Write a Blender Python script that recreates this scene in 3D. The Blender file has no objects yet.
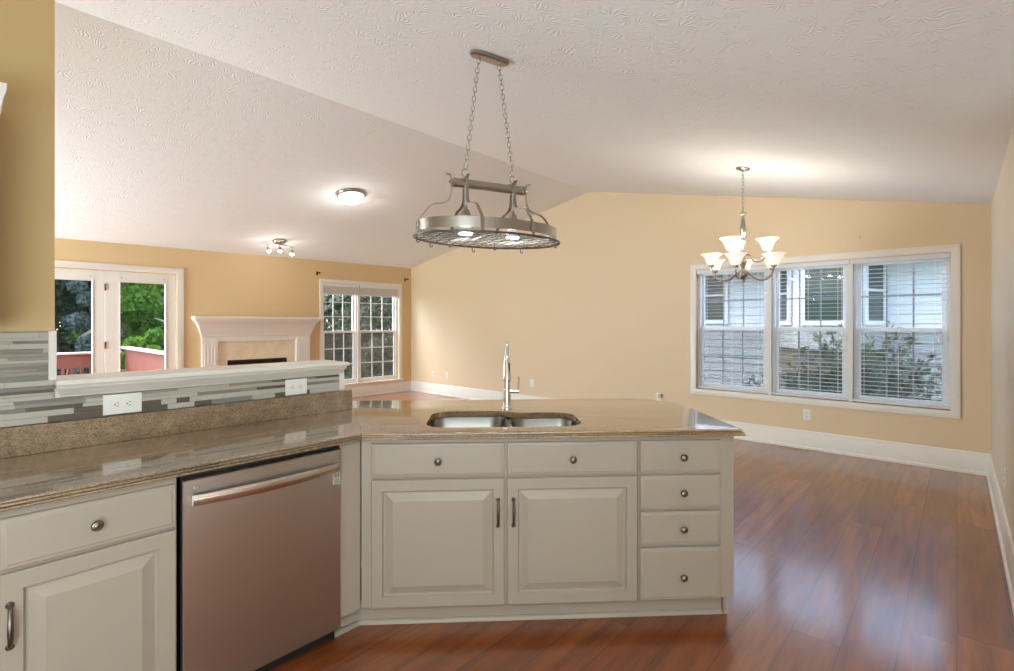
import bpy, bmesh, math, random
from mathutils import Vector, Matrix
random.seed(7)
S = bpy.context.scene
COL = S.collection
PI = math.pi

# ------------------------------------------------------------------ camera, world, sun, lights, exposure
W_PX, H_PX, F_PX = 1014, 671, 500.0
cam_data = bpy.data.cameras.new('camera')
cam = bpy.data.objects.new('camera', cam_data)
COL.objects.link(cam)
cam_data.sensor_fit = 'HORIZONTAL'
cam_data.sensor_width = 36.0
cam_data.lens = F_PX / W_PX * 36.0
cam_data.shift_y = -(335.5 - 322.5) / W_PX
cam_data.clip_start = 0.05
cam_data.clip_end = 300
CAM_Z = 1.42
cam.location = (0, 0, CAM_Z)
cam.rotation_euler = (PI / 2, 0, math.radians(42 - 90))
S.camera = cam

S.view_settings.view_transform = 'Standard'
S.view_settings.look = 'None'
S.view_settings.gamma = 1.0
S.view_settings.use_curve_mapping = False
S.view_settings.exposure = 0.08
S.cycles.use_denoising = True
S.cycles.denoiser = 'OPENIMAGEDENOISE'
S.cycles.denoising_input_passes = 'RGB_ALBEDO_NORMAL'
S.cycles.denoising_prefilter = 'ACCURATE'
S.cycles.max_bounces = 10
S.cycles.diffuse_bounces = 6
S.cycles.transparent_max_bounces = 16
S.cycles.caustics_reflective = False
S.cycles.caustics_refractive = False
S.cycles.sample_clamp_indirect = 6.0

world = bpy.data.worlds.new('sky')
S.world = world
world.use_nodes = True
wn = world.node_tree
sky = wn.nodes.new('ShaderNodeTexSky')
sky.sky_type = 'NISHITA'
sky.sun_disc = False
sky.sun_elevation = math.radians(55)
sky.sun_rotation = math.radians(-30)
sky.dust_density = 2.5
SKY_STRENGTH = 5.4
haze = wn.nodes.new('ShaderNodeMix')
haze.data_type = 'RGBA'
haze.inputs[0].default_value = 0.6
haze.inputs[7].default_value = (0.42, 0.42, 0.42, 1)
wn.links.new(sky.outputs[0], haze.inputs[6])
wn.links.new(haze.outputs[2], wn.nodes['Background'].inputs[0])
wn.nodes['Background'].inputs[1].default_value = SKY_STRENGTH

SUN_DIR = Vector((-0.10, -0.50, -0.86))
sun_d = bpy.data.lights.new('sun', 'SUN')
sun_d.energy = 3.4
sun_d.angle = math.radians(0.6)
sun_d.color = (1.0, 0.95, 0.86)
sun = bpy.data.objects.new('sun', sun_d)
COL.objects.link(sun)
sun.rotation_euler = SUN_DIR.to_track_quat('-Z', 'Y').to_euler()


def area(name, loc, direction, sx, sy, power, color):
    d = bpy.data.lights.new(name, 'AREA')
    d.shape = 'RECTANGLE'
    d.size, d.size_y = sx, sy
    d.energy = power
    d.color = color
    o = bpy.data.objects.new(name, d)
    COL.objects.link(o)
    o.location = loc
    o.rotation_euler = Vector(direction).to_track_quat('-Z', 'Z').to_euler()
    return o


# unseen fill lights added behind the camera and round the living room corner
area('living_fill', (-3.0, 7.5, 1.2), (1, -0.14, 0.38), 2.3, 2.0, 490, (0.76, 0.94, 1.0))
area('alcove_fill', (-0.6, -1.95, 1.1), (0.55, 1, 1.7), 4.4, 1.4, 205, (0.76, 0.94, 1.0))
area('kitchen_overhead_fill', (-1.0, -0.7, 2.46), (0, 0, -1), 1.2, 0.9, 46, (0.90, 0.98, 0.97))


# ------------------------------------------------------------------ node helpers and materials
def sock(nt, s, v):
    if isinstance(v, bpy.types.NodeSocket):
        nt.links.new(v, s)
    elif v is not None:
        if s.type == 'RGBA' and not hasattr(v, '__len__'):
            v = (v, v, v, 1)
        elif s.type == 'RGBA' and len(v) == 3:
            v = (*v, 1)
        s.default_value = v


class NT:
    def __init__(self, name):
        self.m = bpy.data.materials.new(name)
        self.m.use_nodes = True
        self.t = self.m.node_tree
        self.b = self.t.nodes['Principled BSDF']
        self.out = self.t.nodes['Material Output']

    def n(self, typ, ins=None, **kw):
        nd = self.t.nodes.new(typ)
        for k, v in kw.items():
            setattr(nd, k, v)
        for k, v in (ins or {}).items():
            sock(self.t, nd.inputs[k], v)
        return nd

    def math(self, op, a, b=None, c=None):
        nd = self.n('ShaderNodeMath', operation=op)
        for i, v in enumerate((a, b, c)):
            if v is not None:
                sock(self.t, nd.inputs[i], v)
        return nd.outputs[0]

    def obj(self):
        return self.n('ShaderNodeTexCoord').outputs['Object']

    def mapping(self, vec, scale=(1, 1, 1), rot=(0, 0, 0), loc=(0, 0, 0)):
        return self.n('ShaderNodeMapping', {'Vector': vec, 'Scale': scale, 'Rotation': rot, 'Location': loc}).outputs[0]

    def noise(self, vec, scale, detail=3, rough=0.5, dist=0.0):
        return self.n('ShaderNodeTexNoise', {'Vector': vec, 'Scale': scale, 'Detail': detail, 'Roughness': rough, 'Distortion': dist}).outputs[0]

    def ramp(self, fac, stops, interp='LINEAR'):
        nd = self.n('ShaderNodeValToRGB', {'Fac': fac})
        cr = nd.color_ramp
        cr.interpolation = interp
        while len(cr.elements) < len(stops):
            cr.elements.new(0.5)
        for e, (p, c) in zip(cr.elements, stops):
            e.position = p
            e.color = (*c, 1) if hasattr(c, '__len__') else (c, c, c, 1)
        return nd.outputs[0]

    def mix(self, fac, a, b, blend='MIX'):
        nd = self.n('ShaderNodeMix', data_type='RGBA', blend_type=blend)
        sock(self.t, nd.inputs[0], fac)
        sock(self.t, nd.inputs[6], a)
        sock(self.t, nd.inputs[7], b)
        return nd.outputs[2]

    def bump(self, h, strength=0.3, dist=0.01):
        nd = self.n('ShaderNodeBump', {'Height': h, 'Strength': strength, 'Distance': dist})
        self.t.links.new(nd.outputs[0], self.b.inputs['Normal'])

    def set(self, **kw):
        names = dict(color='Base Color', rough='Roughness', metal='Metallic', spec='Specular IOR Level', ior='IOR', coat='Coat Weight',
                     coat_rough='Coat Roughness', coat_ior='Coat IOR', emit='Emission Color', emit_s='Emission Strength', aniso='Anisotropic', trans='Transmission Weight')
        for k, v in kw.items():
            sock(self.t, self.b.inputs[names[k]], v)
        return self


def simple(name, color, rough=0.5, metal=0.0, **kw):
    k = NT(name)
    k.set(color=color, rough=rough, metal=metal, **kw)
    return k.m


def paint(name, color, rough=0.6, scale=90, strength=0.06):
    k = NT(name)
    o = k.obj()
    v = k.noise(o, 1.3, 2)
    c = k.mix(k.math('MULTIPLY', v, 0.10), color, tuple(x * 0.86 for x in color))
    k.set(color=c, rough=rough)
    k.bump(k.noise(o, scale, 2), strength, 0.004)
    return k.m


M = {}
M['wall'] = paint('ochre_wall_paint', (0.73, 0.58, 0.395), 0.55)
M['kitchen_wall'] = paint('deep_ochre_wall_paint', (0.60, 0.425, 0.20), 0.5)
M['fire_wall'] = paint('warm_ochre_wall_paint', (0.70, 0.52, 0.29), 0.55)
M['window_lit_wall'] = paint('window_lit_wall_paint', (0.70, 0.62, 0.52), 0.5)  # the wall's paler look under cool window light is put into the colour
M['trim'] = paint('white_trim_paint', (0.80, 0.77, 0.72), 0.35, 30, 0.02)
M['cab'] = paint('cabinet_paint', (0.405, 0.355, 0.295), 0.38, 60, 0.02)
M['vinyl'] = simple('white_vinyl', (0.80, 0.80, 0.80), 0.35)
M['slat'] = simple('blind_white', (0.74, 0.75, 0.77), 0.45)
M['backlit_bars'] = simple('backlit_glazing_bars', (0.26, 0.29, 0.32), 0.5)  # vinyl bars greyed; their backlit shade is put into the colour
M['plate'] = simple('white_plastic', (0.84, 0.83, 0.80), 0.35)
M['slot'] = simple('dark_slot', (0.05, 0.05, 0.05), 0.6)
M['black'] = simple('black_plastic', (0.012, 0.012, 0.013), 0.45)
M['pewter'] = simple('antique_pewter', (0.20, 0.18, 0.155), 0.34, 1.0)
M['nickel'] = simple('brushed_nickel', (0.40, 0.37, 0.335), 0.30, 1.0)
M['darkmetal'] = simple('dark_metal', (0.12, 0.11, 0.10), 0.4, 1.0)
M['rack_wire'] = simple('dark_nickel_wire', (0.15, 0.145, 0.14), 0.5, 1.0)
M['chrome'] = simple('polished_chrome', (0.75, 0.76, 0.77), 0.10, 1.0)
M['bronze'] = simple('dark_bronze', (0.06, 0.04, 0.03), 0.45, 0.8)
M['brass'] = simple('hinge_brass', (0.25, 0.16, 0.10), 0.4, 0.9)
M['marble'] = None


def make_ceiling():
    k = NT('stomped_ceiling_texture')
    o = k.obj()
    warp = k.n('ShaderNodeVectorMath', {0: o, 1: k.mapping(k.n('ShaderNodeTexNoise', {'Vector': o, 'Scale': 3.0}).outputs[1], (0.25, 0.25, 0))}, operation='ADD').outputs[0]
    vo = k.n('ShaderNodeTexVoronoi', {'Vector': warp, 'Scale': 8.0}, voronoi_dimensions='2D')
    pos = vo.outputs['Position']
    loc = k.n('ShaderNodeVectorMath', {0: warp, 1: pos}, operation='SUBTRACT').outputs[0]
    sp = k.n('ShaderNodeSeparateXYZ', {0: loc})
    ang = k.math('ARCTAN2', sp.outputs[1], sp.outputs[0])
    rnd = k.n('ShaderNodeSeparateColor', {0: vo.outputs['Color']})
    ph = k.math('MULTIPLY', rnd.outputs[0], 6.28)
    st = k.math('SINE', k.math('ADD', k.math('MULTIPLY', ang, 13.0), k.math('MULTIPLY', k.noise(o, 30, 2), 6.0)))
    fan = k.math('SINE', k.math('ADD', ang, ph))
    fan = k.n('ShaderNodeMapRange', {0: fan, 1: -0.5, 2: 0.6}).outputs[0]
    near = k.n('ShaderNodeMapRange', {0: vo.outputs['Distance'], 1: 0.05, 2: 0.18}).outputs[0]
    far = k.n('ShaderNodeMapRange', {0: vo.outputs['Distance'], 1: 0.35, 2: 0.6, 3: 1.0, 4: 0.0}).outputs[0]
    h = k.math('MULTIPLY', k.math('MULTIPLY', st, fan), k.math('MULTIPLY', near, far))
    h = k.math('ADD', h, k.math('MULTIPLY', k.noise(o, 45, 3), 1.0))
    k.set(color=(0.875, 0.895, 0.905), rough=0.85)
    k.bump(h, 0.30, 0.005)
    return k.m


M['ceiling'] = make_ceiling()


def make_floor():
    k = NT('red_brown_hardwood')
    o = k.obj()
    sp = k.n('ShaderNodeSeparateXYZ', {0: o})
    x, y = sp.outputs[0], sp.outputs[1]
    wd, ln = 0.19, 1.7
    yr = k.math('DIVIDE', y, wd)
    row = k.math('FLOOR', yr)
    r1 = k.n('ShaderNodeTexWhiteNoise', {'W': row}, noise_dimensions='1D').outputs[0]
    xs = k.math('ADD', k.math('DIVIDE', x, ln), k.math('MULTIPLY', r1, 7.31))
    colm = k.math('FLOOR', xs)
    cmb = k.n('ShaderNodeCombineXYZ', {0: colm, 1: row})
    rp = k.n('ShaderNodeTexWhiteNoise', {'Vector': cmb.outputs[0]}, noise_dimensions='2D').outputs[0]
    fy = k.math('FRACT', yr)
    fx = k.math('FRACT', xs)
    ey = k.math('MULTIPLY', k.math('MINIMUM', fy, k.math('SUBTRACT', 1.0, fy)), wd)
    ex = k.math('MULTIPLY', k.math('MINIMUM', fx, k.math('SUBTRACT', 1.0, fx)), ln)
    e = k.math('MINIMUM', ey, ex)
    seam = k.n('ShaderNodeMapRange', {0: e, 1: 0.0006, 2: 0.0028}).outputs[0]
    off = k.n('ShaderNodeCombineXYZ', {0: k.math('MULTIPLY', rp, 31.0), 1: k.math('MULTIPLY', rp, 17.0)}).outputs[0]
    gv = k.n('ShaderNodeVectorMath', {0: o, 1: off}, operation='ADD').outputs[0]
    g1 = k.noise(k.mapping(gv, (1.0, 9, 1)), 2.0, 3, 0.55, 0.2)
    g2 = k.noise(k.mapping(gv, (2.0, 30, 1)), 3.0, 3, 0.6)
    base = k.ramp(rp, [(0.0, (0.23, 0.056, 0.013)), (0.35, (0.285, 0.074, 0.018)), (0.7, (0.33, 0.092, 0.023)), (1.0, (0.39, 0.115, 0.031))])
    c = k.mix(k.n('ShaderNodeMapRange', {0: g1, 1: 0.35, 2: 0.72}).outputs[0], base, (0.14, 0.034, 0.010))
    c = k.mix(k.math('MULTIPLY', k.n('ShaderNodeMapRange', {0: g2, 1: 0.5, 2: 0.8}).outputs[0], 0.35), c, (0.31, 0.12, 0.045))
    c = k.mix(k.math('MULTIPLY', k.math('SUBTRACT', 1.0, seam), 0.75), c, (0.02, 0.008, 0.004))
    k.set(color=c, rough=0.30, spec=0.55, coat=0.8, coat_rough=0.15, coat_ior=1.55)
    hgt = k.math('ADD', k.math('MULTIPLY', seam, 1.0), k.math('MULTIPLY', k.noise(k.mapping(gv, (1.2, 2.2, 1)), 2.0, 2), 0.9))
    k.bump(hgt, 0.03, 0.002)
    return k.m


M['floor'] = make_floor()


def granite(name, rot, streak=True, gain=1.0):
    k = NT(name)
    o = k.obj()
    mp = k.mapping(o, (1, 1, 1), (0, 0, rot))
    sm = k.mapping(mp, (1.2, 9, 9)) if streak else k.mapping(mp, (3, 3, 3))
    a = k.noise(sm, 1.6, 6, 0.62, 1.2)
    b = k.noise(k.mapping(mp, (10, 26, 26)) if streak else mp, 6.0 if streak else 70, 4, 0.7)
    vein = k.noise(k.mapping(mp, (0.9, 14, 14) if streak else (3, 9, 9), (0, 0, 0.06)), 1.5, 4, 0.6, 0.5)
    s = k.n('ShaderNodeTexVoronoi', {'Vector': mp, 'Scale': 260.0}).outputs['Color']
    sv = k.n('ShaderNodeSeparateColor', {0: s}).outputs[0]
    c = k.ramp(a, [(0.28, (0.09, 0.060, 0.036)), (0.42, (0.22, 0.155, 0.10)), (0.58, (0.31, 0.225, 0.148)), (0.75, (0.52, 0.40, 0.28))])
    c = k.mix(k.n('ShaderNodeMapRange', {0: b, 1: 0.52, 2: 0.72}).outputs[0], c, (0.17, 0.11, 0.068))
    c = k.mix(k.math('MULTIPLY', k.n('ShaderNodeMapRange', {0: vein, 1: 0.57, 2: 0.68}).outputs[0], 0.6 if streak else 0.12), c, (0.60, 0.48, 0.33))
    c = k.mix(k.math('MULTIPLY', k.n('ShaderNodeMapRange', {0: vein, 1: 0.42, 2: 0.32}).outputs[0], 0.6 if streak else 0.2), c, (0.10, 0.068, 0.042))
    c = k.mix(k.math('MULTIPLY', k.n('ShaderNodeMapRange', {0: sv, 1: 0.70, 2: 0.78}).outputs[0], 0.4), c, (0.45, 0.35, 0.245))
    c = k.mix(k.math('MULTIPLY', k.n('ShaderNodeMapRange', {0: sv, 1: 0.22, 2: 0.14}).outputs[0], 0.45), c, (0.075, 0.052, 0.036))
    if gain != 1.0:
        c = k.mix(1.0, c, (gain, gain * 0.93, gain * 0.82), 'MULTIPLY')  # warm reflection of the ochre wall put into the stone colour
    k.set(color=c, rough=0.14, spec=0.7, coat=0.7, coat_rough=0.04, coat_ior=1.85)
    return k.m


M['granite'] = granite('brown_streaked_granite', 0.0)
M['granite_island'] = granite('brown_granite_turned_wall_sheen', math.radians(45), True, 1.3)
M['granite_speck'] = granite('brown_speckled_granite', 0.0, False)


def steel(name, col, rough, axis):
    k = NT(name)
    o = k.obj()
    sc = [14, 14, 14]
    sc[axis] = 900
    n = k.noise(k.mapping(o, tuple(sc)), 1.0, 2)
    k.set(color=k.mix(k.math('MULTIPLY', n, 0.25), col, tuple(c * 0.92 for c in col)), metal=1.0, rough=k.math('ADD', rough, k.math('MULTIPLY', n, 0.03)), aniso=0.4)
    return k.m


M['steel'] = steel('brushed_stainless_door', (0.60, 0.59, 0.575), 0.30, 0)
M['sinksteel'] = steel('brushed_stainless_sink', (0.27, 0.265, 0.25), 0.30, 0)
M['steel_bright'] = steel('stainless_handle', (0.62, 0.55, 0.50), 0.22, 2)


def make_marble():
    k = NT('cream_stone')
    o = k.obj()
    n = k.noise(o, 5, 5, 0.6, 1.0)
    k.set(color=k.ramp(n, [(0.3, (0.74, 0.61, 0.45)), (0.55, (0.82, 0.70, 0.54)), (0.75, (0.85, 0.75, 0.61))]), rough=0.3)
    return k.m


M['marble'] = make_marble()


def glass(name, tint, gloss):
    k = NT(name)
    k.t.nodes.remove(k.b)
    tr = k.n('ShaderNodeBsdfTransparent', {0: tint})
    gl = k.n('ShaderNodeBsdfGlossy', {'Color': (1, 1, 1), 'Roughness': 0.0})
    fr = k.n('ShaderNodeFresnel', {0: 1.45})
    bf = k.n('ShaderNodeNewGeometry').outputs['Backfacing']
    f = k.math('MULTIPLY', k.math('MULTIPLY', fr.outputs[0], gloss), k.math('SUBTRACT', 1.0, bf))
    mx = k.n('ShaderNodeMixShader', {0: f, 1: tr.outputs[0], 2: gl.outputs[0]})
    k.t.links.new(mx.outputs[0], k.out.inputs[0])
    return k.m


M['glass'] = glass('window_glass', (0.93, 0.96, 0.96), 1.0)


def make_screen():
    k = NT('insect_screen_mesh')
    k.t.nodes.remove(k.b)
    tr = k.n('ShaderNodeBsdfTransparent', {0: (1, 1, 1)})
    df = k.n('ShaderNodeBsdfDiffuse', {0: (0.16, 0.17, 0.17)})
    mx = k.n('ShaderNodeMixShader', {0: 0.36, 1: tr.outputs[0], 2: df.outputs[0]})
    k.t.links.new(mx.outputs[0], k.out.inputs[0])
    return k.m


M['screen'] = make_screen()


def emitter(name, col, strength, base=(0.9, 0.88, 0.84)):
    k = NT(name)
    k.set(color=base, rough=0.4, emit=col, emit_s=strength)
    return k.m


M['shade'] = emitter('frosted_glass_shade_lit', (1.0, 0.90, 0.76), 0.55)
M['dome'] = emitter('frosted_glass_dome_lit', (1.0, 0.97, 0.92), 1.6)
M['bulb'] = emitter('lit_bulb', (1.0, 0.97, 0.93), 9.0)
M['flood'] = emitter('lit_flood_lens', (0.86, 0.95, 1.0), 16.0)


def leafmat(name, a, b, c, trans=0.35):
    k = NT(name)
    k.t.nodes.remove(k.b)
    n = k.noise(k.obj(), 2.3, 4, 0.7)
    col = k.ramp(n, [(0.32, a), (0.5, b), (0.68, c)])
    df = k.n('ShaderNodeBsdfDiffuse', {0: col})
    tl = k.n('ShaderNodeBsdfTranslucent', {0: col})
    mx = k.n('ShaderNodeMixShader', {0: trans, 1: df.outputs[0], 2: tl.outputs[0]})
    k.t.links.new(mx.outputs[0], k.out.inputs[0])
    return k.m


M['leaf_bright'] = leafmat('bright_leaves', (0.022, 0.065, 0.012), (0.07, 0.15, 0.022), (0.19, 0.27, 0.045), 0.4)
M['leaf_dark'] = leafmat('dark_leaves', (0.009, 0.026, 0.021), (0.022, 0.052, 0.036), (0.05, 0.09, 0.05))
M['leaf_olive'] = leafmat('olive_leaves', (0.042, 0.045, 0.027), (0.11, 0.11, 0.07), (0.24, 0.235, 0.17))
M['leaf_grey'] = leafmat('silver_leaves', (0.03, 0.05, 0.044), (0.065, 0.095, 0.085), (0.15, 0.185, 0.17))
M['juniper'] = leafmat('juniper_needles', (0.016, 0.036, 0.022), (0.04, 0.075, 0.042), (0.17, 0.21, 0.16), 0.2)
M['bark'] = simple('grey_brown_bark', (0.13, 0.10, 0.075), 0.9)
M['deckred'] = paint('red_stained_deck_wood', (0.145, 0.034, 0.017), 0.7, 25, 0.2)
M['deckcap'] = paint('sunlit_rail_cap', (0.38, 0.29, 0.25), 0.7, 25, 0.2)  # rail top paled; the sun glare on it is put into the colour
M['siding'] = paint('pale_blue_grey_siding', (0.38, 0.40, 0.415), 0.6, 30, 0.05)
M['housewhite'] = simple('white_house_trim', (0.42, 0.43, 0.44), 0.5)
M['foundation'] = paint('tan_foundation_stucco', (0.20, 0.155, 0.105), 0.9, 40, 0.3)
M['roof'] = paint('grey_shingle', (0.17, 0.165, 0.16), 0.9, 15, 0.5)
M['darkglass'] = simple('dark_green_window_glass', (0.018, 0.035, 0.028), 0.03, 0.0, spec=0.8)
M['grass'] = paint('mown_grass', (0.07, 0.12, 0.03), 0.95, 30, 0.8)
M['mulch'] = paint('pale_gravel', (0.22, 0.21, 0.20), 0.95, 30, 0.8)
M['firebox'] = paint('sooty_firebox', (0.045, 0.03, 0.022), 0.9, 40, 0.5)
TILES = [paint('tile_' + n, c, r, 40, 0.05) for n, c, r in (
    ('pale_glass', (0.50, 0.485, 0.44), 0.12), ('warm_grey', (0.31, 0.285, 0.245), 0.25), ('taupe', (0.125, 0.10, 0.078), 0.3),
    ('cream_stone', (0.45, 0.41, 0.345), 0.45), ('sage_grey', (0.24, 0.235, 0.21), 0.15), ('grout', (0.36, 0.34, 0.30), 0.9))]


# ------------------------------------------------------------------ geometry helpers
class MB:
    """collects faces; build() links them as one mesh object"""

    def __init__(self):
        self.v, self.f, self.mi = [], [], []
        self.cur = 0

    def add(self, vs, fs, T=None):
        b = len(self.v)
        self.v += [tuple(T @ Vector(p)) if T is not None else tuple(p) for p in vs]
        self.f += [tuple(i + b for i in f) for f in fs]
        self.mi += [self.cur] * len(fs)
        return self

    def box(self, x0, x1, y0, y1, z0, z1, T=None):
        vs = [(x, y, z) for z in (z0, z1) for y in (y0, y1) for x in (x0, x1)]
        return self.add(vs, [(0, 2, 3, 1), (4, 5, 7, 6), (0, 1, 5, 4), (2, 6, 7, 3), (0, 4, 6, 2), (1, 3, 7, 5)], T)

    def rings(self, rings, closed_ends=True, loop=False, T=None):
        n = len(rings[0])
        vs = [p for r in rings for p in r]
        fs = []
        m = len(rings)
        for i in range(m if loop else m - 1):
            j = (i + 1) % m
            for k in range(n):
                l = (k + 1) % n
                fs.append((i * n + k, i * n + l, j * n + l, j * n + k))
        if closed_ends and not loop:
            fs.append(tuple(range(n))[::-1])
            fs.append(tuple((m - 1) * n + k for k in range(n)))
        return self.add(vs, fs, T)

    def lathe(self, prof, n=24, T=None, caps=True):
        rings = [[(r * math.cos(2 * PI * k / n), r * math.sin(2 * PI * k / n), z) for k in range(n)] for r, z in prof]
        return self.rings(rings, caps, False, T)

    def tube(self, pts, r, n=8, loop=False, T=None):
        sec = [(math.cos(2 * PI * k / n), math.sin(2 * PI * k / n)) for k in range(n)]
        rr = r if hasattr(r, '__len__') else [r] * len(pts)
        return self.sweep(pts, sec, rr, None, loop, T)

    def sweep(self, pts, sec, scale=None, up=None, loop=False, T=None):
        pts = [Vector(p) for p in pts]
        m = len(pts)
        scale = scale or [1] * m
        rings = []
        prev = None
        for i, p in enumerate(pts):
            a = pts[(i - 1) % m] if (loop or i > 0) else p
            b = pts[(i + 1) % m] if (loop or i < m - 1) else p
            t = (b - a).normalized()
            if up is not None:
                u = Vector(up)
                u = (u - t * u.dot(t)).normalized()
            elif prev is None:
                u = t.orthogonal().normalized()
            else:
                u = (prev - t * prev.dot(t))
                u = u.normalized() if u.length > 1e-6 else t.orthogonal().normalized()
            prev = u
            w = t.cross(u)
            rings.append([p + (u * s[0] + w * s[1]) * scale[i] for s in sec])
        return self.rings(rings, True, loop, T)

    def panel(self, x0, x1, z0, z1, steps, T=None):
        """rectangle in the x-z plane stepped through (inset, y) pairs, closed at both ends"""
        rings = []
        for ins, y in steps:
            rings.append([(x0 + ins, y, z0 + ins), (x1 - ins, y, z0 + ins), (x1 - ins, y, z1 - ins), (x0 + ins, y, z1 - ins)])
        return self.rings(rings, True, False, T)

    def prism(self, poly, z0, z1, T=None):
        return self.rings([[(x, y, z0) for x, y in poly], [(x, y, z1) for x, y in poly]], True, False, T)

    def build(self, name, mat, parent=None, bevel=0.0, smooth=35, loc=None, rot=0.0):
        me = bpy.data.meshes.new(name)
        me.from_pydata(self.v, [], self.f)
        mats = mat if isinstance(mat, (list, tuple)) else [mat]
        for m_ in mats:
            me.materials.append(m_)
        if len(mats) > 1:
            for p, i in zip(me.polygons, self.mi):
                p.material_index = i
        bm = bmesh.new()
        bm.from_mesh(me)
        bmesh.ops.recalc_face_normals(bm, faces=bm.faces)
        bm.to_mesh(me)
        bm.free()
        if smooth:
            for p in me.polygons:
                p.use_smooth = True
            me.set_sharp_from_angle(angle=math.radians(smooth))
        me.update()
        o = bpy.data.objects.new(name, me)
        COL.objects.link(o)
        if parent is not None:
            o.parent = parent
        if loc is not None:
            o.location = loc
        o.rotation_euler.z = rot
        if bevel:
            bv = o.modifiers.new('bevel', 'BEVEL')
            bv.width = bevel
            bv.segments = 2
            bv.limit_method = 'ANGLE'
            bv.angle_limit = math.radians(40)
        return o


def tag(o, label, cat, group=None):
    o['label'] = label
    o['category'] = cat
    if group:
        o['group'] = group
    return o


def struct(o):
    o['kind'] = 'structure'
    return o


def thing(name, label, cat, loc=(0, 0, 0), rot=0.0, group=None):
    o = bpy.data.objects.new(name, None)
    o.empty_display_size = 0.1
    COL.objects.link(o)
    o.location = loc
    o.rotation_euler.z = rot
    return tag(o, label, cat, group)


def sroot(name, loc, rot):
    o = bpy.data.objects.new(name, None)
    COL.objects.link(o)
    o.location = loc
    o.rotation_euler.z = rot
    return struct(o)


def round_poly(pts, radii, seg=6):
    out = []
    n = len(pts)
    for i in range(n):
        p0, p, p1 = Vector(pts[i - 1]), Vector(pts[i]), Vector(pts[(i + 1) % n])
        r = radii[i]
        if r <= 0:
            out.append(tuple(p))
            continue
        a, b = (p0 - p).normalized(), (p1 - p).normalized()
        ang = a.angle(b)
        d = r / math.tan(ang / 2)
        c = p + (a + b).normalized() * (r / math.sin(ang / 2))
        s, e = p + a * d - c, p + b * d - c
        a0 = math.atan2(s.y, s.x)
        a1 = math.atan2(e.y, e.x)
        da = (a1 - a0 + PI) % (2 * PI) - PI
        for k in range(seg + 1):
            t = a0 + da * k / seg
            out.append((c.x + r * math.cos(t), c.y + r * math.sin(t)))
    return out


def offset_poly(pts, offs):
    """outward offset (CCW polygon); offs per edge i -> i+1"""
    n = len(pts)
    out = []
    for i in range(n):
        p0, p, p1 = Vector(pts[i - 1]), Vector(pts[i]), Vector(pts[(i + 1) % n])
        d0, d1 = (p - p0).normalized(), (p1 - p).normalized()
        n0, n1 = Vector((d0.y, -d0.x)), Vector((d1.y, -d1.x))
        o0, o1 = offs[i - 1], offs[i]
        cr = n0.x * n1.y - n0.y * n1.x
        if abs(cr) < 1e-4:
            q = p + n0 * (o0 + o1) / 2
        else:
            b0, b1 = n0.dot(p) + o0, n1.dot(p) + o1
            q = Vector(((b0 * n1.y - b1 * n0.y) / cr, (n0.x * b1 - n1.x * b0) / cr))
        out.append((q.x, q.y))
    return out


def area2(p):
    return sum(p[i - 1][0] * p[i][1] - p[i][0] * p[i - 1][1] for i in range(len(p)))


# room constants: x runs along the right wall, y away from it; the camera stands at the origin
GX, RY, RIDGE_Y, RIDGE_Z = 6.43, -0.232, 4.115, 3.388
KR, KL = 0.2023, 0.1906
BX, KY = -3.2, -2.05
FW = math.radians(-2.0)
FO = Vector((GX, 8.49))


def ceil_z(x, y):
    if y < RY:
        return RIDGE_Z - KR * (RIDGE_Y - RY)
    return RIDGE_Z - (KR * (RIDGE_Y - y) if y < RIDGE_Y else KL * (y - RIDGE_Y))


def fw_pt(s, d=0.0):
    """point on the fireplace wall, s back from the gable corner, d out of the wall into the room"""
    ex = Vector((math.cos(FW), math.sin(FW)))
    ey = Vector((-math.sin(FW), math.cos(FW)))
    return FO - ex * s - ey * d


# ------------------------------------------------------------------ room shell
struct(MB().box(BX - .2, GX + .2, KY - .2, 9.3, -0.2, 0.0).build('floor', M['floor'], smooth=0))
c = MB()
for (ya, yb) in ((RY, RIDGE_Y), (RIDGE_Y, 8.95)):
    za, zb = ceil_z(0, ya), RIDGE_Z - (KL * (yb - RIDGE_Y) if yb > RIDGE_Y else 0)
    c.add([(x, y, z + dz) for dz in (0, .18) for x, y, z in ((BX - .2, ya, za), (GX + .2, ya, za), (GX + .2, yb, zb), (BX - .2, yb, zb))],
          [(3, 2, 1, 0), (4, 5, 6, 7), (0, 1, 5, 4), (1, 2, 6, 5), (2, 3, 7, 6), (3, 0, 4, 7)])
zf = ceil_z(0, RY)
c.box(BX - .2, GX + .2, KY - .2, RY, zf, zf + .18)
struct(c.build('ceiling', M['ceiling'], smooth=0))

TH = 0.16
WY0, WY1, WZ0, WZ1 = 0.048, 2.503, 0.570, 2.098      # gable window opening
g = MB()
g.box(GX, GX + TH, RY - TH, WY0, 0, 2.3)
g.box(GX, GX + TH, WY1, 8.49 + TH, 0, 2.3)
g.box(GX, GX + TH, WY0, WY1, 0, WZ0)
g.box(GX, GX + TH, WY0, WY1, WZ1, 2.3)
prof = [(RY - TH, 2.3), (8.49 + TH, 2.3), (8.49 + TH, ceil_z(0, 8.49 + TH) + .02), (RIDGE_Y, RIDGE_Z + .02), (RY - TH, ceil_z(0, RY) + .01)]
g.rings([[(GX, y, z) for y, z in prof], [(GX + TH, y, z) for y, z in prof]])
struct(g.build('wall_north', M['wall'], smooth=0))

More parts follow.
